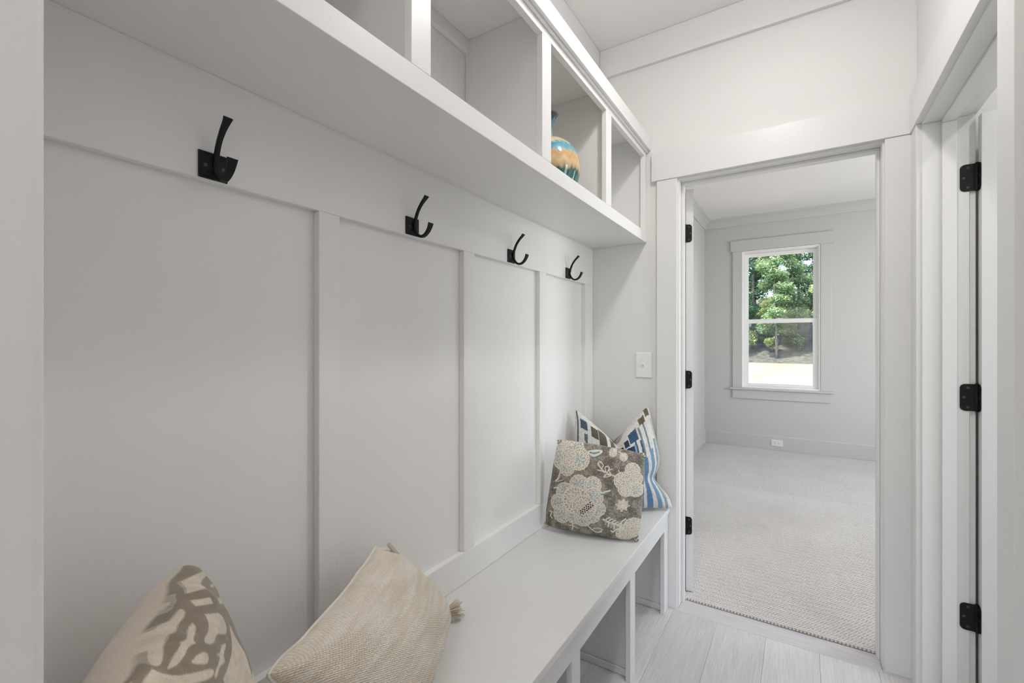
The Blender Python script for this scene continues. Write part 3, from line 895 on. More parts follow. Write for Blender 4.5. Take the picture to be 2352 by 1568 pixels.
# ------------------------------------------------------------------ vase
def vase():
    m, n, l, b = new_mat('drip_glaze')
    tc = n.new('ShaderNodeTexCoord')
    mp = n.new('ShaderNodeMapping'); mp.inputs['Scale'].default_value = (55, 55, 7)
    l.new(tc.outputs['Object'], mp.inputs['Vector'])
    nz = n.new('ShaderNodeTexNoise'); nz.inputs['Scale'].default_value = 1.0; nz.inputs['Detail'].default_value = 4
    l.new(mp.outputs[0], nz.inputs['Vector'])
    n2 = n.new('ShaderNodeTexNoise'); n2.inputs['Scale'].default_value = 14; n2.inputs['Detail'].default_value = 3
    l.new(tc.outputs['Object'], n2.inputs['Vector'])
    sx = n.new('ShaderNodeSeparateXYZ'); l.new(tc.outputs['Object'], sx.inputs[0])
    a = n.new('ShaderNodeMath'); a.operation = 'MULTIPLY_ADD'; a.inputs[1].default_value = 0.055
    l.new(nz.outputs['Fac'], a.inputs[0]); l.new(sx.outputs['Z'], a.inputs[2])
    c = n.new('ShaderNodeMath'); c.operation = 'MULTIPLY_ADD'; c.inputs[1].default_value = 0.025
    l.new(n2.outputs['Fac'], c.inputs[0]); l.new(a.outputs[0], c.inputs[2])
    mr = n.new('ShaderNodeMapRange'); mr.inputs['From Min'].default_value = 0.028; mr.inputs['From Max'].default_value = 0.358
    l.new(c.outputs[0], mr.inputs['Value'])
    cr = n.new('ShaderNodeValToRGB')
    el = cr.color_ramp.elements
    stops = [(0.0, (70, 140, 155)), (0.12, (95, 165, 175)), (0.20, (40, 112, 104)), (0.305, (34, 92, 84)), (0.34, (186, 160, 118)), (0.40, (208, 182, 138)),
             (0.46, (200, 156, 102)), (0.50, (198, 166, 120)), (0.522, (98, 160, 178)), (0.585, (84, 152, 178)), (0.612, (160, 190, 178)), (0.632, (218, 200, 166)),
             (0.73, (216, 196, 160)), (0.78, (170, 180, 140)), (0.86, (90, 150, 160)), (0.95, (62, 120, 138)), (1.0, (70, 80, 85))]
    el[0].position, el[0].color = stops[0][0], rgb(*stops[0][1])
    el[1].position, el[1].color = stops[-1][0], rgb(*stops[-1][1])
    for p, k in stops[1:-1]:
        e = el.new(p); e.color = rgb(*k)
    l.new(mr.outputs[0], cr.inputs['Fac']); l.new(cr.outputs['Color'], b.inputs['Base Color'])
    b.inputs['Roughness'].default_value = 0.12
    b.inputs['Coat Weight'].default_value = 0.6
    b.inputs['Coat Roughness'].default_value = 0.06
    prof = [(0.0, 0.0), (0.040, 0.0), (0.052, 0.004), (0.072, 0.022), (0.097, 0.055), (0.110, 0.090), (0.1145, 0.122), (0.110, 0.155), (0.096, 0.187), (0.072, 0.213),
            (0.044, 0.229), (0.022, 0.236), (0.0125, 0.245), (0.0115, 0.262), (0.0125, 0.282), (0.017, 0.300), (0.026, 0.315), (0.0315, 0.322), (0.0325, 0.3255), (0.030, 0.3265), (0.022, 0.314), (0.013, 0.296), (0.009, 0.27)]
    pr = catmull(prof, 5)
    bm = bmesh.new()
    N = 64
    rings = []
    for (r, z) in pr:
        if r < 1e-4:
            rings.append([bm.verts.new((0, 0, z))]); continue
        rings.append([bm.verts.new((r * math.cos(k * 2 * math.pi / N), r * math.sin(k * 2 * math.pi / N), z)) for k in range(N)])
    for A, B in zip(rings, rings[1:]):
        if len(A) == 1:
            for k in range(N): bm.faces.new([A[0], B[k], B[(k + 1) % N]])
        else:
            for k in range(N): bm.faces.new([A[k], A[(k + 1) % N], B[(k + 1) % N], B[k]])
    bm.faces.new(rings[-1])
    o = fin('vase', bm, m, None, True, loc=(-0.785, 1.504, ZS1 + 0.0004))
    tag(o, 'round-bellied glazed vase in blue, tan and green drips inside the third cubby', 'vase')
vase()

# ------------------------------------------------------------------ cushions
def fab_mat(name, weave=0.0, sheen=0.3, base=None):
    m, n, l, b = new_mat(name)
    at = n.new('ShaderNodeAttribute'); at.attribute_name = 'dye'
    tc = n.new('ShaderNodeTexCoord')
    nz = n.new('ShaderNodeTexNoise'); nz.inputs['Scale'].default_value = 420; nz.inputs['Detail'].default_value = 2
    l.new(tc.outputs['Object'], nz.inputs['Vector'])
    mr = n.new('ShaderNodeMapRange'); mr.inputs['To Min'].default_value = 0.82; mr.inputs['To Max'].default_value = 1.12
    l.new(nz.outputs['Fac'], mr.inputs['Value'])
    hs = n.new('ShaderNodeHueSaturation'); l.new(at.outputs['Color'], hs.inputs['Color']); l.new(mr.outputs[0], hs.inputs['Value'])
    l.new(hs.outputs['Color'], b.inputs['Base Color'])
    b.inputs['Roughness'].default_value = 0.9
    b.inputs['Specular IOR Level'].default_value = 0.15
    b.inputs['Sheen Weight'].default_value = sheen
    bp = n.new('ShaderNodeBump'); bp.inputs['Strength'].default_value = 0.35; bp.inputs['Distance'].default_value = 0.0015
    l.new(nz.outputs['Fac'], bp.inputs['Height']); l.new(bp.outputs['Normal'], b.inputs['Normal'])
    return m

def woven_mat():
    m, n, l, b = new_mat('woven_beige')
    uv = n.new('ShaderNodeUVMap'); uv.uv_map = 'cloth'
    mp = n.new('ShaderNodeMapping'); mp.inputs['Scale'].default_value = (470, 350, 1)
    l.new(uv.outputs[0], mp.inputs['Vector'])
    nzw = n.new('ShaderNodeTexNoise'); nzw.inputs['Scale'].default_value = 0.22; nzw.inputs['Detail'].default_value = 2
    l.new(mp.outputs[0], nzw.inputs['Vector'])
    va = n.new('ShaderNodeVectorMath'); va.operation = 'MULTIPLY_ADD'; va.inputs[1].default_value = (4.5, 4.5, 0)
    l.new(nzw.outputs['Color'], va.inputs[0]); l.new(mp.outputs[0], va.inputs[2])
    sx = n.new('ShaderNodeSeparateXYZ'); l.new(va.outputs[0], sx.inputs[0])
    s1 = n.new('ShaderNodeMath'); s1.operation = 'SINE'; l.new(sx.outputs['X'], s1.inputs[0])
    s2 = n.new('ShaderNodeMath'); s2.operation = 'SINE'; l.new(sx.outputs['Y'], s2.inputs[0])
    mu = n.new('ShaderNodeMath'); mu.operation = 'MULTIPLY'; l.new(s1.outputs[0], mu.inputs[0]); l.new(s2.outputs[0], mu.inputs[1])
    mr = n.new('ShaderNodeMapRange'); mr.inputs['From Min'].default_value = -1; mr.inputs['From Max'].default_value = 1
    l.new(mu.outputs[0], mr.inputs['Value'])
    big = n.new('ShaderNodeTexNoise'); big.inputs['Scale'].default_value = 5.5; big.inputs['Detail'].default_value = 3
    mpb = n.new('ShaderNodeMapping'); mpb.inputs['Scale'].default_value = (0.8, 3.5, 1); l.new(uv.outputs[0], mpb.inputs['Vector'])
    l.new(mpb.outputs[0], big.inputs['Vector'])
    fine = n.new('ShaderNodeTexNoise'); fine.inputs['Scale'].default_value = 110; fine.inputs['Detail'].default_value = 2
    l.new(uv.outputs[0], fine.inputs['Vector'])
    ad = n.new('ShaderNodeMath'); ad.operation = 'MULTIPLY_ADD'; ad.inputs[1].default_value = 0.55
    l.new(fine.outputs['Fac'], ad.inputs[0]); l.new(big.outputs['Fac'], ad.inputs[2])
    cr = n.new('ShaderNodeValToRGB')
    cr.color_ramp.elements[0].position = 0.58; cr.color_ramp.elements[0].color = rgb(230, 223, 213)
    cr.color_ramp.elements[1].position = 0.92; cr.color_ramp.elements[1].color = rgb(210, 190, 162)
    l.new(ad.outputs[0], cr.inputs['Fac'])
    mx = n.new('ShaderNodeMix'); mx.data_type = 'RGBA'; mx.blend_type = 'MIX'
    mx.inputs[7].default_value = rgb(240, 236, 229)
    l.new(cr.outputs['Color'], mx.inputs[6])
    m4 = n.new('ShaderNodeMath'); m4.operation = 'MULTIPLY'; m4.inputs[1].default_value = 0.7
    l.new(mr.outputs[0], m4.inputs[0]); l.new(m4.outputs[0], mx.inputs[0])
    l.new(mx.outputs[2], b.inputs['Base Color'])
    # sparse metallic flecks
    vo = n.new('ShaderNodeTexVoronoi'); vo.inputs['Scale'].default_value = 60; l.new(uv.outputs[0], vo.inputs['Vector'])
    lt = n.new('ShaderNodeMath'); lt.operation = 'LESS_THAN'; lt.inputs[1].default_value = 0.07; l.new(vo.outputs['Distance'], lt.inputs[0])
    l.new(lt.outputs[0], b.inputs['Metallic'])
    rr = n.new('ShaderNodeMapRange'); rr.inputs['To Min'].default_value = 0.9; rr.inputs['To Max'].default_value = 0.25
    l.new(lt.outputs[0], rr.inputs['Value']); l.new(rr.outputs[0], b.inputs['Roughness'])
    b.inputs['Specular IOR Level'].default_value = 0.2
    ah = n.new('ShaderNodeMath'); ah.operation = 'MULTIPLY_ADD'; ah.inputs[1].default_value = 0.8
    l.new(fine.outputs['Fac'], ah.inputs[0]); l.new(mr.outputs[0], ah.inputs[2])
    bp = n.new('ShaderNodeBump'); bp.inputs['Strength'].default_value = 0.8; bp.inputs['Distance'].default_value = 0.0022
    l.new(ah.outputs[0], bp.inputs['Height']); l.new(bp.outputs['Normal'], b.inputs['Normal'])
    return m

def cushion(name, mat, BL, BR, TR, TL, thick, n, dye=None, back=(215, 205, 190), pinch=0.05, deform=None, pw=0.5, seam_wr=0.004, label=None, seed=1, asym=0.5, back_mat=None, crn=0.05, wobble=0.006):
    """cushion on four corner points (seen from the front: bottom-left, bottom-right, top-right, top-left)"""
    BL, BR, TR, TL = [np.array(p, float) for p in (BL, BR, TR, TL)]
    g = np.linspace(-1, 1, n)
    # denser sampling by the seams
    g = np.sin(g * math.pi / 2 * 0.97) / math.sin(math.pi / 2 * 0.97)
    U, Vv = np.meshgrid(g, g)
    k = pinch
    # seams bow inward between the corner ears
    u2 = U * (1 - k * (1 - Vv ** 2) * np.abs(U) ** 3)
    v2 = Vv * (1 - k * (1 - U ** 2) * np.abs(Vv) ** 3)
    # rounded corners
    cc = (np.abs(U) * np.abs(Vv)) ** 7
    u2 = u2 * (1 - crn * cc); v2 = v2 * (1 - crn * cc)
    s = ((u2 + 1) / 2)[..., None]; t = ((v2 + 1) / 2)[..., None]
    P = BL * (1 - s) * (1 - t) + BR * s * (1 - t) + TR * s * t + TL * (1 - s) * t
    ex = (BR - BL + TR - TL); ex /= np.linalg.norm(ex)
    ey = (TL - BL + TR - BR); ey /= np.linalg.norm(ey)
    nn = np.cross(ex, ey); nn /= np.linalg.norm(nn)
    prof = (np.clip(1 - U ** 2, 0, 1) * np.clip(1 - Vv ** 2, 0, 1)) ** pw
    # corners stay thin
    cor = np.clip((np.abs(U) ** 6) * (np.abs(Vv) ** 6), 0, 1)
    prof = prof * (1 - 0.35 * cor)
    edge = np.clip(1 - np.maximum(np.abs(U), np.abs(Vv)), 0, 1)
    wr = np.exp(-edge * 5) * (vnoise(U * 7 + 20, Vv * 7 + 20, seed) - 0.5) * 2 * seam_wr * np.clip(edge * 14, 0, 1)
    lump = (vnoise(U * 2.2 + 5, Vv * 2.2 + 9, seed + 3) - 0.5) * 0.12 * thick * prof
    wob = (vnoise(U * 5 + 40, Vv * 5 + 3, seed + 9) - 0.5) * wobble * (1 - np.clip(edge * 6, 0, 1))
    hf = thick * asym * 2 * 0.5 * prof + wr + lump
    hb = -thick * (1 - asym) * prof + wr * 0.3
    F = P + nn * (hf + wob)[..., None]
    B = P + nn * (hb + wob)[..., None]
    if deform is not None:
        F, B = deform(F, B, U, Vv, ex, ey, nn)
    idx = np.arange(n * n).reshape(n, n)
    inner = np.zeros((n, n), bool); inner[1:-1, 1:-1] = True
    bi = idx.copy(); cnt = int(inner.sum()); bi[inner] = n * n + np.arange(cnt)
    co = np.concatenate([F.reshape(-1, 3), B[inner]], 0)
    def quads(I):
        return np.stack([I[:-1, :-1], I[:-1, 1:], I[1:, 1:], I[1:, :-1]], -1).reshape(-1, 4)
    f = np.concatenate([quads(idx), quads(bi)[:, ::-1]], 0)
    org = P.reshape(-1, 3).mean(0); org[2] = co[:, 2].min()
    me = bpy.data.meshes.new(name)
    build(me, co - org, f, True)
    me.materials.append(mat)
    if back_mat is not None:
        me.materials.append(back_mat)
        mi = np.zeros(len(f), np.int32); mi[(n - 1) ** 2:] = 1
        me.polygons.foreach_set('material_index', mi)
    if dye is not None:
        c = np.ones((len(co), 4), np.float32)
        front = s2l(dye((U + 1) / 2, (Vv + 1) / 2))
        c[:n * n, :3] = front.reshape(-1, 3)
        c[n * n:, :3] = s2l(back)
        a = me.attributes.new('dye', 'FLOAT_COLOR', 'POINT')
        a.data.foreach_set('color', c.ravel())
    uvl = me.uv_layers.new(name='cloth')
    vi = np.empty(len(me.loops), np.int32); me.loops.foreach_get('vertex_index', vi)
    uvv = np.zeros((len(co), 2), np.float32)
    UV = np.stack([(u2 + 1) / 2, (v2 + 1) / 2], -1)
    uvv[:n * n] = UV.reshape(-1, 2); uvv[n * n:] = UV[inner]
    uvl.data.foreach_set('uv', uvv[vi].ravel())
    o = bpy.data.objects.new(name, me)
    link(o)
    o.location = org
    tag(o, label, 'pillow')
    return o, dict(U=U, V=Vv, F=F, B=B, ex=ex, ey=ey, nn=nn, org=org)

# ---- floral cushion print
class Canvas:
    def __init__(self, N):
        self.N = N
        y, x = np.mgrid[0:N, 0:N]
        self.x = (x + 0.5) / N; self.y = (y + 0.5) / N
        self.img = np.zeros((N, N, 3), float)
    def mix(self, mask, col):
        m = np.clip(mask, 0, 1)[..., None]
        self.img = self.img * (1 - m) + np.array(col, float) * m
    def sample(self, u, v):
        i = np.clip((v * self.N).astype(int), 0, self.N - 1); j = np.clip((u * self.N).astype(int), 0, self.N - 1)
        return self.img[i, j]
    def stroke(self, pts, w, col):
        pts = np.array(catmull(pts, 10))
        m = np.zeros_like(self.x)
        for a, b in zip(pts, pts[1:]):
            d = b - a; L2 = float(d @ d) + 1e-12
            t = np.clip(((self.x - a[0]) * d[0] + (self.y - a[1]) * d[1]) / L2, 0, 1)
            dist = np.hypot(self.x - a[0] - t * d[0], self.y - a[1] - t * d[1])
            m = np.maximum(m, np.clip((w - dist) / 0.002 + 0.5, 0, 1))
        self.mix(m, col)

def floral_canvas():
    C = Canvas(720)
    x, y = C.x, C.y
    base = np.array((119, 112, 103), float)
    C.img[:] = base
    n1 = vnoise(x * 18, y * 18, 2); n2 = vnoise(x * 120, y * 120, 3); n3 = vnoise(x * 60, y * 60, 5)
    C.img *= (0.88 + 0.24 * n1)[..., None]
    n4 = vnoise(x * 190, y * 190, 13)
    C.mix((n4 * 0.62 + n3 * 0.2 + n1 * 0.3 > 0.63) * 0.55, (192, 186, 175)); C.mix((n4 * 0.6 + n1 * 0.3 < 0.20) * 0.4, (88, 83, 76))
    cream = (222, 213, 199)
    # crop coordinates of the photo -> cushion coordinates (bilinear corners of the cloth)
    TL = np.array((262., 85.)); TR = np.array((1445., 270.)); BR = np.array((1350., 1490.)); BL = np.array((30., 1215.))
    def uv(p):
        p = np.array(p, float); s = t = 0.5
        for _ in range(12):
            q = BL * (1 - s) * (1 - t) + BR * s * (1 - t) + TR * s * t + TL * (1 - s) * t
            ds = (BR - BL) * (1 - t) + (TR - TL) * t; dt = (TL - BL) * (1 - s) + (TR - BR) * s
            J = np.array([ds, dt]).T
            d = np.linalg.solve(J, p - q); s += d[0]; t += d[1]
        return np.array((s, t))
    K = 1 / 1230.0
    def lobe(p, R, col=cream, scal=13, ph=0.0):
        c = uv(p); R = R * K
        dx, dy = x - c[0], y - c[1]
        r = np.hypot(dx, dy); th = np.arctan2(dy, dx)
        edge = R * (1 + 0.055 * np.abs(np.sin(th * scal / 2 + ph)) - 0.03)
        C.mix(np.clip((edge - r) / 0.004 + 0.5, 0, 1), col)
        return c, R, r / R, th
    def petal(p, R, seed, teal=True):
        c, R, q, th = lobe(p, R, cream, 15, seed)
        inside = q < 0.98
        dash = (np.sin(th * 26 + seed) > 0.45) & (q > 0.80) & (q < 0.9) & inside
        C.mix(dash * 0.75, (120, 106, 90))
        a = np.sin(q * 17 + 2.2 * np.sin(th * 9 + seed * 2) + seed)
        b = vnoise(x * 150 + seed, y * 150, seed + 1)
        C.mix(((a > 0.80) & (q < 0.80)) * 0.75, (150, 141, 128))
        C.mix(((b > 0.80) & (q < 0.88)) * 0.7, (124, 116, 106))
        if teal:
            d = np.sin(th * 7 + seed) * 0.5 + 0.5
            C.mix(((d > 0.72) & (q < 0.55) & (q > 0.12) & (b > 0.25)) * 0.8, (128, 166, 172))
            C.mix(((b < 0.14) & (q < 0.7)) * 0.75, (130, 170, 176))
    def flower(list_):
        for i, (p, R, t) in enumerate(list_):
            petal(p, R, i * 1.7 + R % 7, t)
    flower([((360, 190), 150, False), ((520, 230), 140, True), ((330, 330), 130, True), ((600, 330), 140, True), ((430, 430), 110, True), ((440, 300), 110, False)])
    flower([((600, 640), 130, True), ((785, 650), 115, True), ((400, 740), 130, True), ((300, 880), 120, True), ((330, 1040), 115, True), ((520, 1060), 110, True),
            ((640, 1090), 115, True), ((760, 1050), 110, True), ((840, 960), 110, True), ((800, 800), 125, True), ((560, 850), 190, False), ((660, 930), 160, False)])
    flower([((1290, 470), 95, False), ((1180, 610), 120, False), ((1300, 590), 110, False), ((1210, 720), 100, False), ((1330, 740), 95, True)])
    flower([((1290, 1210), 95, False), ((1180, 1340), 110, False), ((1290, 1330), 90, False)])
    flower([((1040, 250), 55, False), ((1180, 305), 52, False)])
    flower([((1165, 930), 62, True)])
    # the dark dotted eye of the big flower
    a0, a1 = uv((620, 1010)), uv((770, 890))
    d = a1 - a0; L = np.linalg.norm(d); d /= L; nrm = np.array((-d[1], d[0]))
    for i in range(6):
        for j in (-1, 0, 1):
            c = a0 + d * (L * (i + 0.5 * (j & 1)) / 5.5) + nrm * j * 0.020
            C.mix(np.clip((0.0085 - np.hypot(x - c[0], y - c[1])) / 0.002 + 0.5, 0, 1), (52, 52, 66))
    P = lambda *a: [uv(p) for p in a]
    cr = (224, 214, 198)
    C.stroke(P((850, 380), (900, 450), (970, 500), (1070, 540)), 0.006, cr)
    for (a, b, c) in (((880, 430), (850, 380), (895, 360)), ((900, 450), (920, 400), (870, 350)), ((960, 490), (945, 430), (980, 415)), ((970, 500), (1000, 440), (985, 415)), ((1030, 525), (1000, 470), (1040, 450)), ((1020, 530), (960, 520), (930, 548)), ((1020, 535), (970, 550), (930, 548)), ((940, 490), (890, 470), (850, 462)), ((1080, 540), (1130, 510), (1120, 470))):
        C.stroke(P(a, b, c), 0.005, cr)
    C.stroke(P((330, 480), (300, 560), (250, 610)), 0.006, cr)
    C.stroke(P((345, 490), (320, 560), (270, 610), (330, 600), (370, 590)), 0.004, cr)
    C.stroke(P((480, 1120), (490, 1190), (470, 1250)), 0.006, cr); C.stroke(P((440, 1180), (490, 1190), (550, 1230)), 0.005, cr)
    C.stroke(P((690, 1180), (740, 1240), (800, 1290), (880, 1290)), 0.006, cr); C.stroke(P((760, 1250), (830, 1230), (890, 1260), (830, 1300)), 0.005, cr)
    C.stroke(P((920, 1110), (990, 1160), (1080, 1190), (1160, 1250)), 0.010, cr)
    for k in range(6):
        px_, py_ = 940 + k * 36, 1128 + k * 22
        C.stroke(P((px_, py_), (px_ + 30, py_ - 30), (px_ + 60, py_ - 38)), 0.007, cr)
        C.stroke(P((px_, py_), (px_ + 5, py_ + 40), (px_ - 5, py_ + 60)), 0.007, cr if k % 2 else (150, 185, 190))
    C.stroke(P((1150, 1250), (1140, 1170), (1200, 1120)), 0.008, cr); C.stroke(P((1160, 1260), (1080, 1260), (1030, 1300), (1010, 1280)), 0.008, cr)
    C.stroke(P((1165, 1255), (1190, 1180), (1215, 1140)), 0.007, cr)
    C.stroke(P((900, 760), (950, 740), (1010, 725)), 0.008, cr); C.stroke(P((905, 770), (945, 765), (985, 750)), 0.009, (110, 150, 165))
    C.stroke(P((720, 240), (800, 230), (890, 240), (800, 285), (730, 255)), 0.012, cr); C.stroke(P((740, 248), (800, 258), (860, 245)), 0.008, (100, 150, 165))
    C.stroke(P((1190, 850), (1170, 890), (1165, 930)), 0.005, cr)
    for k in range(8):
        a = k * math.pi / 4 + 0.2
        C.stroke(P((1165, 930), (1165 + 60 * math.cos(a - 0.2), 930 + 60 * math.sin(a - 0.2)), (1165 + 85 * math.cos(a), 930 + 85 * math.sin(a)), (1165 + 60 * math.cos(a + 0.2), 930 + 60 * math.sin(a + 0.2))), 0.004, cr)
    C.stroke(P((150, 1000), (185, 1010), (160, 1060), (180, 1090)), 0.007, cr)
    C.stroke(P((230, 700), (260, 690), (300, 700)), 0.007, cr)
    C.stroke(P((1110, 240), (1150, 260), (1180, 290)), 0.004, cr)
    return C

def floral_cushion():
    C = floral_canvas()
    m = fab_mat('floral_cotton', sheen=0.15)
    o, d = cushion('throw_pillow', m, (-0.912, 1.700, 0.492), (-0.535, 1.782, 0.482), (-0.513, 1.800, 0.828), (-0.866, 1.738, 0.858), 0.135, 324,
                   dye=C.sample, back=(150, 142, 132), pinch=-0.012, seam_wr=0.005, asym=0.55, crn=0.045, pw=0.42, wobble=0.010,
                   label='square taupe floral pillow with cream blossoms standing upright on the bench end', seed=4)
    # gathered corner tufts
    for (i, j, s) in ((0, 0, 1), (0, -1, 1), (-1, -1, 1), (-1, 0, 1)):
        c = Vector(d['F'][i, j]) - Vector(d['org'])
        ctr = Vector(d['F'].reshape(-1, 3).mean(0)) - Vector(d['org'])
        out = (c - ctr).normalized()
        bm = bmesh.new()
        bmesh.ops.create_icosphere(bm, subdivisions=3, radius=0.0115, matrix=Matrix.Translation(c - out * 0.004))
        for v in bm.verts:
            q = v.co - c
            v.co += q.normalized() * 0.0035 * math.sin(q.x * 700) * math.cos(q.z * 620 + q.y * 300)
        mm = fin('corner_tuft', bm, MAT['tuft'], o, True, loc=(0, 0, 0))
    return o

def tuft_mat():
    m, n, l, b = new_mat('tuft_cotton')
    tc = n.new('ShaderNodeTexCoord')
    nz = n.new('ShaderNodeTexNoise'); nz.inputs['Scale'].default_value = 150
    l.new(tc.outputs['Object'], nz.inputs['Vector'])
    cr = n.new('ShaderNodeValToRGB')
    cr.color_ramp.elements[0].position = 0.42; cr.color_ramp.elements[0].color = rgb(104, 97, 88)
    cr.color_ramp.elements[1].position = 0.56; cr.color_ramp.elements[1].color = rgb(214, 204, 190)
    l.new(nz.outputs['Fac'], cr.inputs['Fac']); l.new(cr.outputs['Color'], b.inputs['Base Color'])
    b.inputs['Roughness'].default_value = 0.9
    return m
MAT['tuft'] = tuft_mat()
floral_cushion()

# ---- striped cushion with a chopped top
def stripe_dye(u, v):
    w = u + 0.012 * (vnoise(u * 3 + 2, v * 9, 3) - 0.5) + 0.03 * (vnoise(v * 2.5, v * 0 + 1, 8) - 0.5)
    vv = v + 0.01 * (vnoise(u * 40, v * 4, 5) - 0.5)
    white = np.array((214, 209, 204), float)
    img = np.ones(u.shape + (3,)) * white
    def st(a, b, v0, v1, c):
        m = (w >= a) & (w < b) & (vv >= v0) & (vv < v1)
        img[m] = c
    navy, dkblue, blue, sky_, teal = (44, 64, 88), (56, 84, 112), (98, 138, 170), (140, 168, 186), (84, 108, 114)
    taupe, brown, ltgrey, black = (92, 86, 76), (112, 96, 72), (176, 178, 178), (34, 32, 38)
    st(0.012, 0.03, 0, 1, teal); st(0.09, 0.125, 0.72, 0.80, teal); st(0.10, 0.125, 0, 0.78, teal)
    st(0.05, 0.13, 0.84, 0.94, (70, 92, 106))
    st(0.17, 0.25, 0.80, 0.93, taupe); st(0.255, 0.345, 0.30, 0.95, taupe); st(0.385, 0.45, 0.3, 0.93, taupe)
    st(0.20, 0.25, 0.30, 0.68, ltgrey)
    st(0.46, 0.485, 0.60, 0.78, brown); st(0.485, 0.545, 0.60, 0.80, black)
    st(0.565, 0.665, 0.60, 0.74, navy); st(0.565, 0.62, 0.76, 0.86, navy); st(0.63, 0.735, 0.78, 0.92, dkblue)
    st(0.665, 0.685, 0.55, 0.76, sky_); st(0.685, 0.705, 0.5, 0.78, dkblue); st(0.705, 0.745, 0.66, 0.72, white); st(0.745, 0.77, 0.5, 0.76, dkblue)
    st(0.60, 0.70, 0.0, 0.55, blue)
    st(0.735, 0.745, 0.78, 0.93, teal)
    st(0.765, 0.79, 0.55, 0.90, (110, 132, 140)); st(0.735, 0.80, 0.0, 0.55, (90, 130, 166))
    st(0.84, 0.862, 0.60, 0.90, (110, 136, 142)); st(0.845, 0.895, 0.0, 0.62, (110, 148, 178))
    st(0.80, 0.89, 0.90, 0.97, brown); st(0.83, 0.87, 0.90, 0.97, (96, 86, 66)); st(0.91, 0.97, 0.93, 1, (104, 92, 74))
    st(0.925, 0.955, 0.0, 0.70, (128, 150, 160)); st(0.955, 0.985, 0.1, 0.9, ltgrey)
    img *= (0.93 + 0.12 * vnoise(u * 90, v * 90, 6))[..., None]
    return img

def striped_cushion():
    m = fab_mat('striped_velvet', sheen=0.4)
    def chop(F, B, U, V, ex, ey, nn):
        s = np.clip((V + 1) / 2, 0, 1)
        dip = 0.15 * np.clip(1 - np.abs(U + 0.03) / 0.93, 0, 1) ** 1.1 * s ** 2.0
        crease = 0.030 * np.exp(-(U / 0.16) ** 2) * s ** 1.5
        # a soft horizontal fold low on the right
        fold = 0.016 * np.exp(-((V + 0.42 - 0.2 * (1 - U)) / 0.09) ** 2) * np.clip((U - 0.3) / 0.7, 0, 1)
        waist = 0.045 * np.exp(-((V + 0.42) / 0.26) ** 2) * np.clip((U - 0.4) / 0.6, 0, 1)
        for A, sg in ((F, 1), (B, -1)):
            A -= ey * dip[..., None]
            A -= nn * (sg * crease)[..., None]
            A -= ex * waist[..., None]
        F -= nn * fold[..., None]
        return F, B
    cushion('throw_pillow', m, (-0.885, 1.925, 0.490), (-0.500, 2.205, 0.490), (-0.612, 2.205, 0.952), (-0.900, 1.985, 0.945), 0.15, 280,
            dye=stripe_dye, back=(206, 196, 184), pinch=0.03, deform=chop, asym=0.5, crn=0.0, pw=0.5,
            label='blue, white and taupe striped pillow with a dented top behind the floral one', seed=6)
striped_cushion()

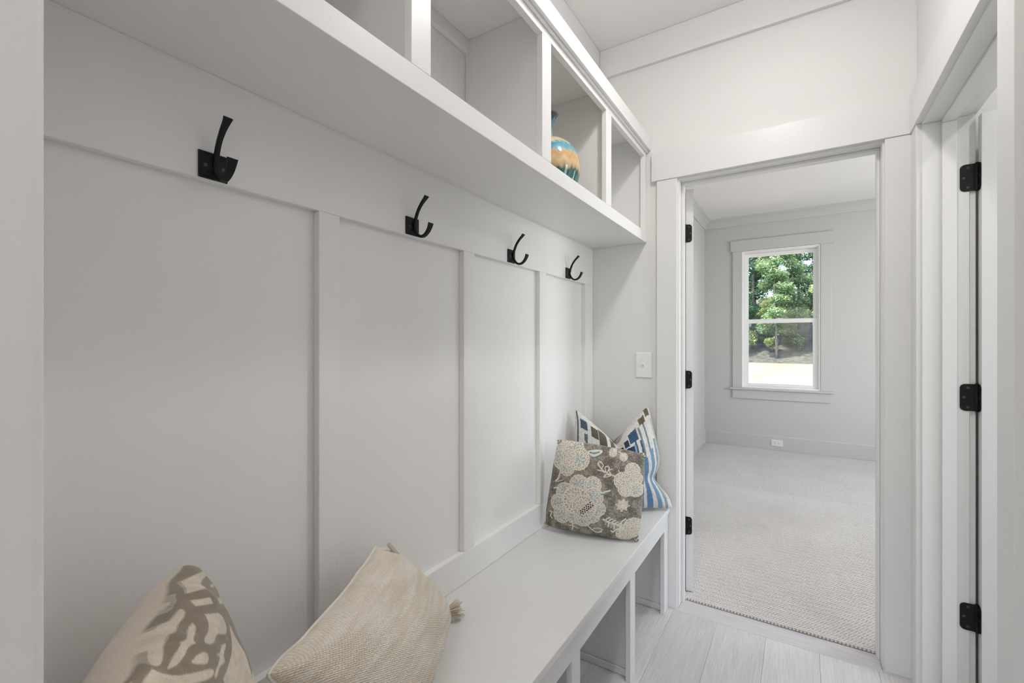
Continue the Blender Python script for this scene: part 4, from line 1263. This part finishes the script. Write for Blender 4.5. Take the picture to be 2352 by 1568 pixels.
# ---- lattice velvet cushion (near left)
def lattice_dye(u, v):
    cream = np.array((208, 196, 178), float); tp = np.array((138, 126, 110), float)
    x = u * 2.35 + 0.07; y = v * 2.1 + 0.35
    x = x + 0.03 * np.sin(y * 6.28); 
    g = np.cos(2 * math.pi * x) + np.cos(2 * math.pi * y)
    a = np.clip((0.40 - np.abs(g)) / 0.06 + 0.5, 0, 1)
    g2 = np.cos(2 * math.pi * x) * 0.8 - np.cos(4 * math.pi * y) * 0.55 + 0.25 * np.cos(4 * math.pi * x)
    b = np.clip((0.15 - np.abs(g2 - 0.55)) / 0.05 + 0.5, 0, 1)
    m = np.maximum(a, b)
    # hand-drawn knot work of the upper corner, traced in image crop pixel coordinates
    a_, b_ = 1 - u, 1 - v
    basis = [np.ones_like(a_), a_, b_, np.sqrt(np.clip(a_, 0, 1)), np.sqrt(np.clip(b_, 0, 1)), a_ * b_, np.sqrt(np.clip(a_ * b_, 0, 1)), a_ * a_, b_ * b_]  # cloth coordinates to image crop pixels, fitted from the cushion's camera projection
    px = sum(k * q for k, q in zip((1416.3, 610.0, -144.7, -287.3, 568.6, -2080.0, 2795.8, -1657.6, 285.3), basis))
    py = sum(k * q for k, q in zip((147.8, 630.4, 3382.8, -53.2, -433.6, 1669.9, -712.2, 1762.0, -413.6), basis))
    def inside(poly):
        hit = np.zeros(px.shape, bool)
        n = len(poly)
        for i in range(n):
            (x0, y0), (x1, y1) = poly[i], poly[(i + 1) % n]
            if y0 == y1: continue
            c = ((y0 > py) != (y1 > py)) & (px < (x1 - x0) * (py - y0) / (y1 - y0) + x0)
            hit ^= c
        return hit
    def rnd(poly):
        return [tuple(q) for q in catmull(list(poly) + [poly[0]], 5)][:-1]
    hull = [(1380, 60), (1800, 60), (2000, 300), (2110, 620), (2200, 900), (2340, 1200), (2340, 1560), (560, 1560), (560, 1300), (790, 1180), (900, 930), (1010, 740), (1190, 490), (1290, 330)]
    m = np.where(inside(hull), 1.0, m)
    for poly in ([(1420, 320), (1690, 190), (1722, 230), (1670, 340), (1700, 405), (1465, 465)],
                 [(1535, 535), (1750, 505), (1810, 570), (1610, 605)],
                 [(1020, 740), (1190, 500), (1265, 455), (1335, 555), (1270, 665), (1060, 775)],
                 [(1800, 290), (1840, 270), (1900, 400), (1790, 372)], [(1870, 488), (1950, 500), (1985, 560), (1905, 560)]):
        m = np.where(inside(poly), 0.0, m)
    for poly in ([(1340, 770), (1415, 645), (1510, 690), (1440, 850), (1380, 920), (1290, 965), (1235, 1080), (1240, 1170), (1205, 1310), (1060, 1345), (935, 1320), (915, 1220), (990, 1050), (1080, 905), (1190, 830)],
                 [(1605, 790), (1645, 860), (1600, 1000), (1630, 1045), (1560, 1090), (1490, 1250), (1400, 1320), (1335, 1325), (1440, 1090), (1420, 1050), (1500, 1010), (1540, 900)],
                 [(1720, 695), (1940, 685), (2030, 890), (1920, 915), (1870, 1010), (1800, 1048), (1740, 1010), (1790, 880), (1770, 780)],
                 [(1660, 1180), (1740, 1140), (1800, 1180), (1785, 1270), (1620, 1262)],
                 [(1990, 1030), (2045, 1020), (2020, 1150), (2045, 1220), (1960, 1290), (1905, 1420), (1880, 1400), (1950, 1200), (1895, 1155), (1950, 1130)],
                 [(2050, 790), (2170, 1000), (2280, 1200), (2340, 1500), (2150, 1560), (2010, 1450), (2080, 1300), (2120, 1080)],
                 [(1050, 1380), (1500, 1400), (1850, 1330), (1800, 1450), (1400, 1540), (1000, 1540)]):
        m = np.where(inside(rnd(poly)), 0.0, m)
    img = cream * (1 - m[..., None]) + tp * m[..., None]
    img *= (0.95 + 0.1 * vnoise(u * 50, v * 50, 2))[..., None]
    return img

def lattice_cushion():
    m = fab_mat('lattice_velvet', sheen=0.35)
    cushion('throw_pillow', m, (-0.470, 0.215, 0.488), (-0.805, 0.420, 0.488), (-0.862, 0.352, 0.910), (-0.520, 0.135, 0.900), 0.20, 330,
            dye=lambda u, v: sum(lattice_dye(np.clip(u + a * 0.0012, 0, 1), np.clip(v + b * 0.0012, 0, 1)) for a in (-1, 1) for b in (-1, 1)) / 4, back=(212, 198, 182), pinch=0.0, seam_wr=0.008, asym=0.36, pw=0.40, crn=0.05, wobble=0.012,
            label='cream velvet pillow with taupe lattice pattern in the near corner of the bench', seed=8)
lattice_cushion()

# ---- woven beige cushion with tassels
def tassel(bm, root, direction, length, n, spread, droop, seed):
    r = np.random.default_rng(seed)
    D = Vector(direction).normalized()
    a = D.orthogonal().normalized(); b = D.cross(a)
    for k in range(n):
        th = r.uniform(0, 2 * math.pi); q = math.sqrt(r.uniform(0, 1)) * spread
        L = length * r.uniform(0.8, 1.05)
        pts = []
        for s in np.linspace(0, 1, 6):
            p = Vector(root) + D * L * s + (a * math.cos(th) + b * math.sin(th)) * (0.003 + q * s ** 1.2) + Vector((0, 0, -droop * s * s))
            p += a * 0.0012 * math.sin(s * 9 + k)
            pts.append(p)
        tube_mesh(bm, pts, 0.0013, 5)

def woven_cushion():
    m = woven_mat()
    mb, n, l, b = new_mat('cushion_back_linen')
    b.inputs['Base Color'].default_value = rgb(222, 216, 208); b.inputs['Roughness'].default_value = 0.9
    o, d = cushion('throw_pillow', m, (-0.640, 0.580, 0.492), (-0.840, 0.985, 0.500), (-0.880, 0.778, 0.772), (-0.718, 0.405, 0.735), 0.15, 160,
                   pinch=0.06, seam_wr=0.008, asym=0.74, back_mat=mb, crn=0.05, wobble=0.02, pw=0.45,
                   label='woven beige lumbar pillow with corner tassels, in front of the lattice pillow', seed=12)
    F = d['F']; org = Vector(d['org'])
    rim = [F[0, i] for i in range(0, 160, 3)] + [F[i, -1] for i in range(0, 160, 3)] + [F[-1, i] for i in range(159, -1, -3)] + [F[i, 0] for i in range(159, -1, -3)]
    bm = bmesh.new(); nv0 = Vector(d['nn'])
    tube_mesh(bm, [Vector(p) - org - nv0 * 0.003 for p in rim], 0.0034, 6)
    fin('piping', bm, mb, o, True, loc=(0, 0, 0))
    mt, n, l, b = new_mat('tassel_cotton')
    b.inputs['Base Color'].default_value = rgb(206, 194, 178); b.inputs['Roughness'].default_value = 0.95
    # U: 0 -> wall side, V: -1 top
    top = Vector(F[-1, -1]) - org; bot = Vector(F[0, -1]) - org
    nv = Vector(d['nn'])
    bm = bmesh.new(); tassel(bm, Vector((-0.832, 0.764, 0.784)) - org, (0.030, 0.050, -0.086), 0.105, 40, 0.008, 0.004, 3)
    t = fin('tassel', bm, mt, o, True, loc=(0, 0, 0)); t['kind'] = 'stuff'
    bm = bmesh.new(); tassel(bm, bot + Vector((0, 0, 0.006)), (0.42, 0.75, 0.08), 0.062, 60, 0.024, 0.004, 5)
    t = fin('tassel', bm, mt, o, True, loc=(0, 0, 0)); t['kind'] = 'stuff'
woven_cushion()

# ------------------------------------------------------------------ down-light rings (outside the frame), most around added fill lights
def ring_light(x, y, label):
    bm = bmesh.new()
    rings = []
    for (r, dz) in ((0.088, 0.0), (0.110, -0.001), (0.112, -0.004), (0.108, -0.007), (0.088, -0.004)):
        rings.append([bm.verts.new((x + r * math.cos(t), y + r * math.sin(t), CEIL - 0.0004 + dz)) for t in np.linspace(0, 2 * math.pi, 33)[:-1]])
    for A, B in zip(rings, rings[1:] + rings[:1]):
        for k in range(32):
            bm.faces.new([A[k], A[(k + 1) % 32], B[(k + 1) % 32], B[k]])
    o = fin('ceiling_light', bm, MAT['plastic'], None, True)
    tag(o, label, 'ceiling light')
labs = ['recessed round ceiling light over the hall beside the cubby shelf', 'recessed round ceiling light over the hall just behind the camera', 'recessed round ceiling light at the rear of the hall']
for (x, y, p), lb in zip(HALL_LAMPS_AND_FILL, labs):
    ring_light(x, y, lb)
labs = ['recessed round ceiling light in the bedroom near right corner', 'recessed round ceiling light in the bedroom far right corner']
for (x, y, p), lb in zip(BED_FILL, labs):
    ring_light(x, y, lb)
ring_light(BATH_FILL[0][0], BATH_FILL[0][1], 'recessed round ceiling light in the side room behind the open door')

# ------------------------------------------------------------------ outdoors
GZ = -0.55
def lawn_mat():
    m, n, l, b = new_mat('dry_lawn')
    tc = n.new('ShaderNodeTexCoord')
    nz = n.new('ShaderNodeTexNoise'); nz.inputs['Scale'].default_value = 0.5; nz.inputs['Detail'].default_value = 8; nz.inputs['Roughness'].default_value = 0.65
    mp = n.new('ShaderNodeMapping'); mp.inputs['Scale'].default_value = (1, 0.5, 1)
    l.new(tc.outputs['Object'], mp.inputs[0]); l.new(mp.outputs[0], nz.inputs['Vector'])
    cr = n.new('ShaderNodeValToRGB')
    cr.color_ramp.elements[0].position = 0.35; cr.color_ramp.elements[0].color = rgb(150, 132, 113)
    cr.color_ramp.elements[1].position = 0.6; cr.color_ramp.elements[1].color = rgb(166, 150, 132)
    l.new(nz.outputs['Fac'], cr.inputs['Fac']); l.new(cr.outputs['Color'], b.inputs['Base Color'])
    b.inputs['Roughness'].default_value = 1.0; b.inputs['Specular IOR Level'].default_value = 0.0
    return m
def noise_mat(name, c0, c1, scale):
    m, n, l, b = new_mat(name)
    tc = n.new('ShaderNodeTexCoord')
    nz = n.new('ShaderNodeTexNoise'); nz.inputs['Scale'].default_value = scale; nz.inputs['Detail'].default_value = 6
    l.new(tc.outputs['Object'], nz.inputs['Vector'])
    cr = n.new('ShaderNodeValToRGB')
    cr.color_ramp.elements[0].position = 0.35; cr.color_ramp.elements[0].color = rgb(*c0)
    cr.color_ramp.elements[1].position = 0.65; cr.color_ramp.elements[1].color = rgb(*c1)
    l.new(nz.outputs['Fac'], cr.inputs['Fac']); l.new(cr.outputs['Color'], b.inputs['Base Color'])
    b.inputs['Roughness'].default_value = 0.9
    b.inputs['Specular IOR Level'].default_value = 0.1
    return m
lx = np.linspace(-40, 40, 41); ly = np.linspace(6.5, 46.7, 40)
X, Y = np.meshgrid(lx, ly)
lawn = grid_mesh('ground_lawn', X, Y, GZ + 0.06 * (vnoise(X * 0.3 + 50, Y * 0.3, 3) - 0.5), lawn_mat())
tag(lawn, 'sun-bleached straw lawn outside the bedroom window', 'lawn', kind='structure')
ly = np.linspace(46.5, 88, 30)
X, Y = np.meshgrid(lx, ly)
bank = grid_mesh('ground_forest', X, Y, GZ + 0.02 + np.maximum(Y - 47, 0) * 0.23 + 0.4 * (vnoise(X * 0.5 + 50, Y * 0.5, 4) - 0.5) * np.clip((Y - 46.8) / 4, 0, 1),
                 noise_mat('leaf_litter', (70, 72, 66), (108, 106, 98), 2.5))
tag(bank, 'grey leaf-littered bank at the forest edge behind the lawn', 'ground', kind='structure')

def leaf_mat(name, c0, c1, c2):
    m, n, l, b = new_mat(name)
    at = n.new('ShaderNodeAttribute'); at.attribute_name = 'tone'
    cr = n.new('ShaderNodeValToRGB')
    e = cr.color_ramp.elements
    e[0].position = 0.0; e[0].color = rgb(*c0); e[1].position = 1.0; e[1].color = rgb(*c2)
    k = e.new(0.5); k.color = rgb(*c1)
    l.new(at.outputs['Fac'], cr.inputs['Fac'])
    l.new(cr.outputs['Color'], b.inputs['Base Color'])
    b.inputs['Roughness'].default_value = 0.5
    tl = n.new('ShaderNodeBsdfTranslucent'); l.new(cr.outputs['Color'], tl.inputs['Color'])
    mx = n.new('ShaderNodeMixShader'); mx.inputs[0].default_value = 0.5
    l.new(b.outputs[0], mx.inputs[1]); l.new(tl.outputs[0], mx.inputs[2])
    l.new(mx.outputs[0], n['Material Output'].inputs['Surface'])
    return m
LEAF = [leaf_mat('leaf_green', (66, 98, 66), (116, 150, 106), (204, 214, 168)),
        leaf_mat('leaf_deep', (52, 88, 66), (90, 130, 98), (166, 194, 148)),
        leaf_mat('leaf_yellow', (104, 132, 76), (164, 182, 116), (230, 230, 178))]
BARK = noise_mat('bark', (84, 80, 76), (132, 128, 122), 6)

def leaves(name, centres, radii, count, size, mat, parent, rng, off):
    """folded leaf blades scattered through blobs of a crown"""
    centres = np.array(centres); radii = np.array(radii)
    w = radii[:, 0] ** 2; w = w / w.sum()
    k = rng.choice(len(centres), count, p=w)
    d = rng.normal(size=(count, 3)); d /= np.linalg.norm(d, axis=1)[:, None]
    r = rng.uniform(0.1, 1.0, count) ** 0.5
    p = centres[k] + d * r[:, None] * radii[k]
    a = rng.normal(size=(count, 3)); a[:, 2] *= 0.5; a /= np.linalg.norm(a, axis=1)[:, None]
    b = np.cross(a, rng.normal(size=(count, 3))); b /= np.linalg.norm(b, axis=1)[:, None]
    s = size * rng.uniform(0.6, 1.3, count)[:, None]
    c = np.cross(a, b)
    v0 = p - a * s; v1 = p + b * s * 0.55 + c * s * 0.15; v2 = p + a * s; v3 = p - b * s * 0.55 + c * s * 0.15
    co = np.stack([v0, v1, v2, v3], 1).reshape(-1, 3) - np.array(off)
    f = np.arange(count * 4).reshape(-1, 4)
    f = np.concatenate([f[:, [0, 1, 2]], f[:, [0, 2, 3]]], 0)
    me = bpy.data.meshes.new(name)
    build(me, co, f, False)
    me.materials.append(mat)
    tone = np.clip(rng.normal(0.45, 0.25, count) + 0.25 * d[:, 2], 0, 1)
    at = me.attributes.new('tone', 'FLOAT', 'POINT')
    at.data.foreach_set('value', np.repeat(tone, 4).astype(np.float32))
    o = bpy.data.objects.new(name, me)
    link(o, parent)
    o['kind'] = 'stuff'
    return o

def tree(x, y, h, crown_r, low, mi, label, lean=0.0, seed=0, tr=0.16, nleaf=3000):
    rng = np.random.default_rng(seed)
    gz = GZ + max(0, y - 47) * 0.23
    t = empty('forest_tree', (x, y, gz - 0.1))
    tag(t, label, 'tree', 'trees beyond the lawn')
    bm = bmesh.new()
    pts = [Vector((lean * s * h + 0.12 * math.sin(s * 5 + seed), 0.1 * math.cos(s * 4 + seed), s * h * 0.95)) for s in np.linspace(0, 1, 9)]
    tube_mesh(bm, pts, [tr * (1 - 0.8 * s) for s in np.linspace(0, 1, 9)], 9)
    fin('trunk', bm, BARK, t, True, loc=(0, 0, 0))
    bm = bmesh.new()
    cs, rs = [], []
    for i in range(34):
        s = low + (0.97 - low) * (i + rng.uniform(-0.3, 0.3)) / 33
        a = rng.uniform(0, 2 * math.pi)
        L = crown_r * rng.uniform(0.45, 0.85) * (1.15 - 0.4 * (i / 33))
        st = Vector((lean * s * h, 0, s * h * 0.95))
        en = st + Vector((math.cos(a) * L, math.sin(a) * L, 0.5 * L))
        tube_mesh(bm, [st, (st + en) / 2 + Vector((0, 0, 0.1)), en], [tr * 0.35, tr * 0.25, tr * 0.1], 6)
        cs.append((x + en.x, y + en.y, gz + en.z)); rr = crown_r * rng.uniform(0.5, 0.8); rs.append((rr, rr, rr * rng.uniform(0.5, 0.8)))
    br = fin('branch', bm, BARK, t, True, loc=(0, 0, 0)); br['kind'] = 'stuff'
    leaves('foliage', cs, rs, nleaf, 0.098, LEAF[mi], t, rng, (x, y, gz - 0.1))

kinds = ['green broad-leaved tree', 'deep green broad-leaved tree', 'yellow-green broad-leaved tree']
trees = []
rr = np.random.default_rng(5)
spots = [(-6.2, 45.0), (-1.85, 45.3), (2.35, 44.7), (6.7, 45.2),
         (-8.3, 49.6), (-4.1, 49.4), (-0.55, 49.8), (4.4, 49.5), (8.8, 49.7),
         (-6.6, 54.2), (-2.3, 54.0), (1.9, 54.4), (6.6, 54.1),
         (-9.0, 59.0), (-4.5, 58.8), (0.0, 59.2), (4.6, 58.9), (9.2, 59.1)]
mats = [0, 0, 2, 1, 2, 1, 0, 0, 2, 0, 2, 0, 1, 1, 2, 0, 2, 1]
place = ['at the far left of the front row', 'left of the middle of the front row', 'right of the middle of the front row', 'at the far right of the front row',
         'at the far left of the second row', 'left of centre in the second row', 'in the middle of the second row', 'right of centre in the second row', 'at the far right of the second row',
         'at the far left of the third row', 'left of centre in the third row', 'right of centre in the third row', 'at the far right of the third row',
         'at the far left of the rear row', 'left of centre in the rear row', 'in the middle of the rear row', 'right of centre in the rear row', 'at the far right of the rear row']
for i, ((x, y), mi, pl) in enumerate(zip(spots, mats, place)):
    far = y > 48
    y += 3.2
    tree(x, y, 14.5 if not far else 17.5, 1.28 if not far else 1.36, 0.15 if not far else 0.03, mi, kinds[mi] + ' ' + pl, lean=float(rr.uniform(-0.006, 0.006)), seed=20 + i, tr=0.13 if not far else 0.17, nleaf=21000 if y < 59 else 15000)

def shrub(x, y, h, w, label, seed, mi):
    rng = np.random.default_rng(seed)
    gz = GZ + max(0, y - 47) * 0.23
    t = empty('understory_shrub', (x, y, gz - 0.05))
    tag(t, label, 'shrub', 'shrubs along the forest edge')
    bm = bmesh.new()
    for k in range(5):
        a = rng.uniform(0, 2 * math.pi)
        tube_mesh(bm, [(0, 0, 0), (0.2 * math.cos(a), 0.2 * math.sin(a), h * 0.45), (0.45 * w * math.cos(a), 0.45 * w * math.sin(a), h * 0.9)], [0.03, 0.02, 0.008], 5)
    s = fin('stem', bm, BARK, t, True, loc=(0, 0, 0)); s['kind'] = 'stuff'
    cs = [(x + rng.uniform(-w, w) * 0.5, y + rng.uniform(-w, w) * 0.4, gz + h * rng.uniform(0.55, 0.9)) for _ in range(5)]
    leaves('foliage', cs, [(w * 0.5, w * 0.5, h * 0.28)] * 5, 700, 0.13, LEAF[mi], t, rng, (x, y, gz - 0.05))
ORD = ['first', 'second', 'third', 'fourth', 'fifth', 'sixth', 'seventh', 'eighth', 'ninth', 'tenth', 'eleventh', 'twelfth']
for i in range(9):
    x = -8.6 + i * 2.15 + float(rr.uniform(-0.1, 0.1))
    shrub(x, 50.75 + float(rr.uniform(-0.1, 0.1)), float(rr.uniform(1.3, 2.0)), 0.75, 'leafy shrub under the trees, %s from the left in its row' % ORD[i], 100 + i, int(rr.integers(0, 3)))
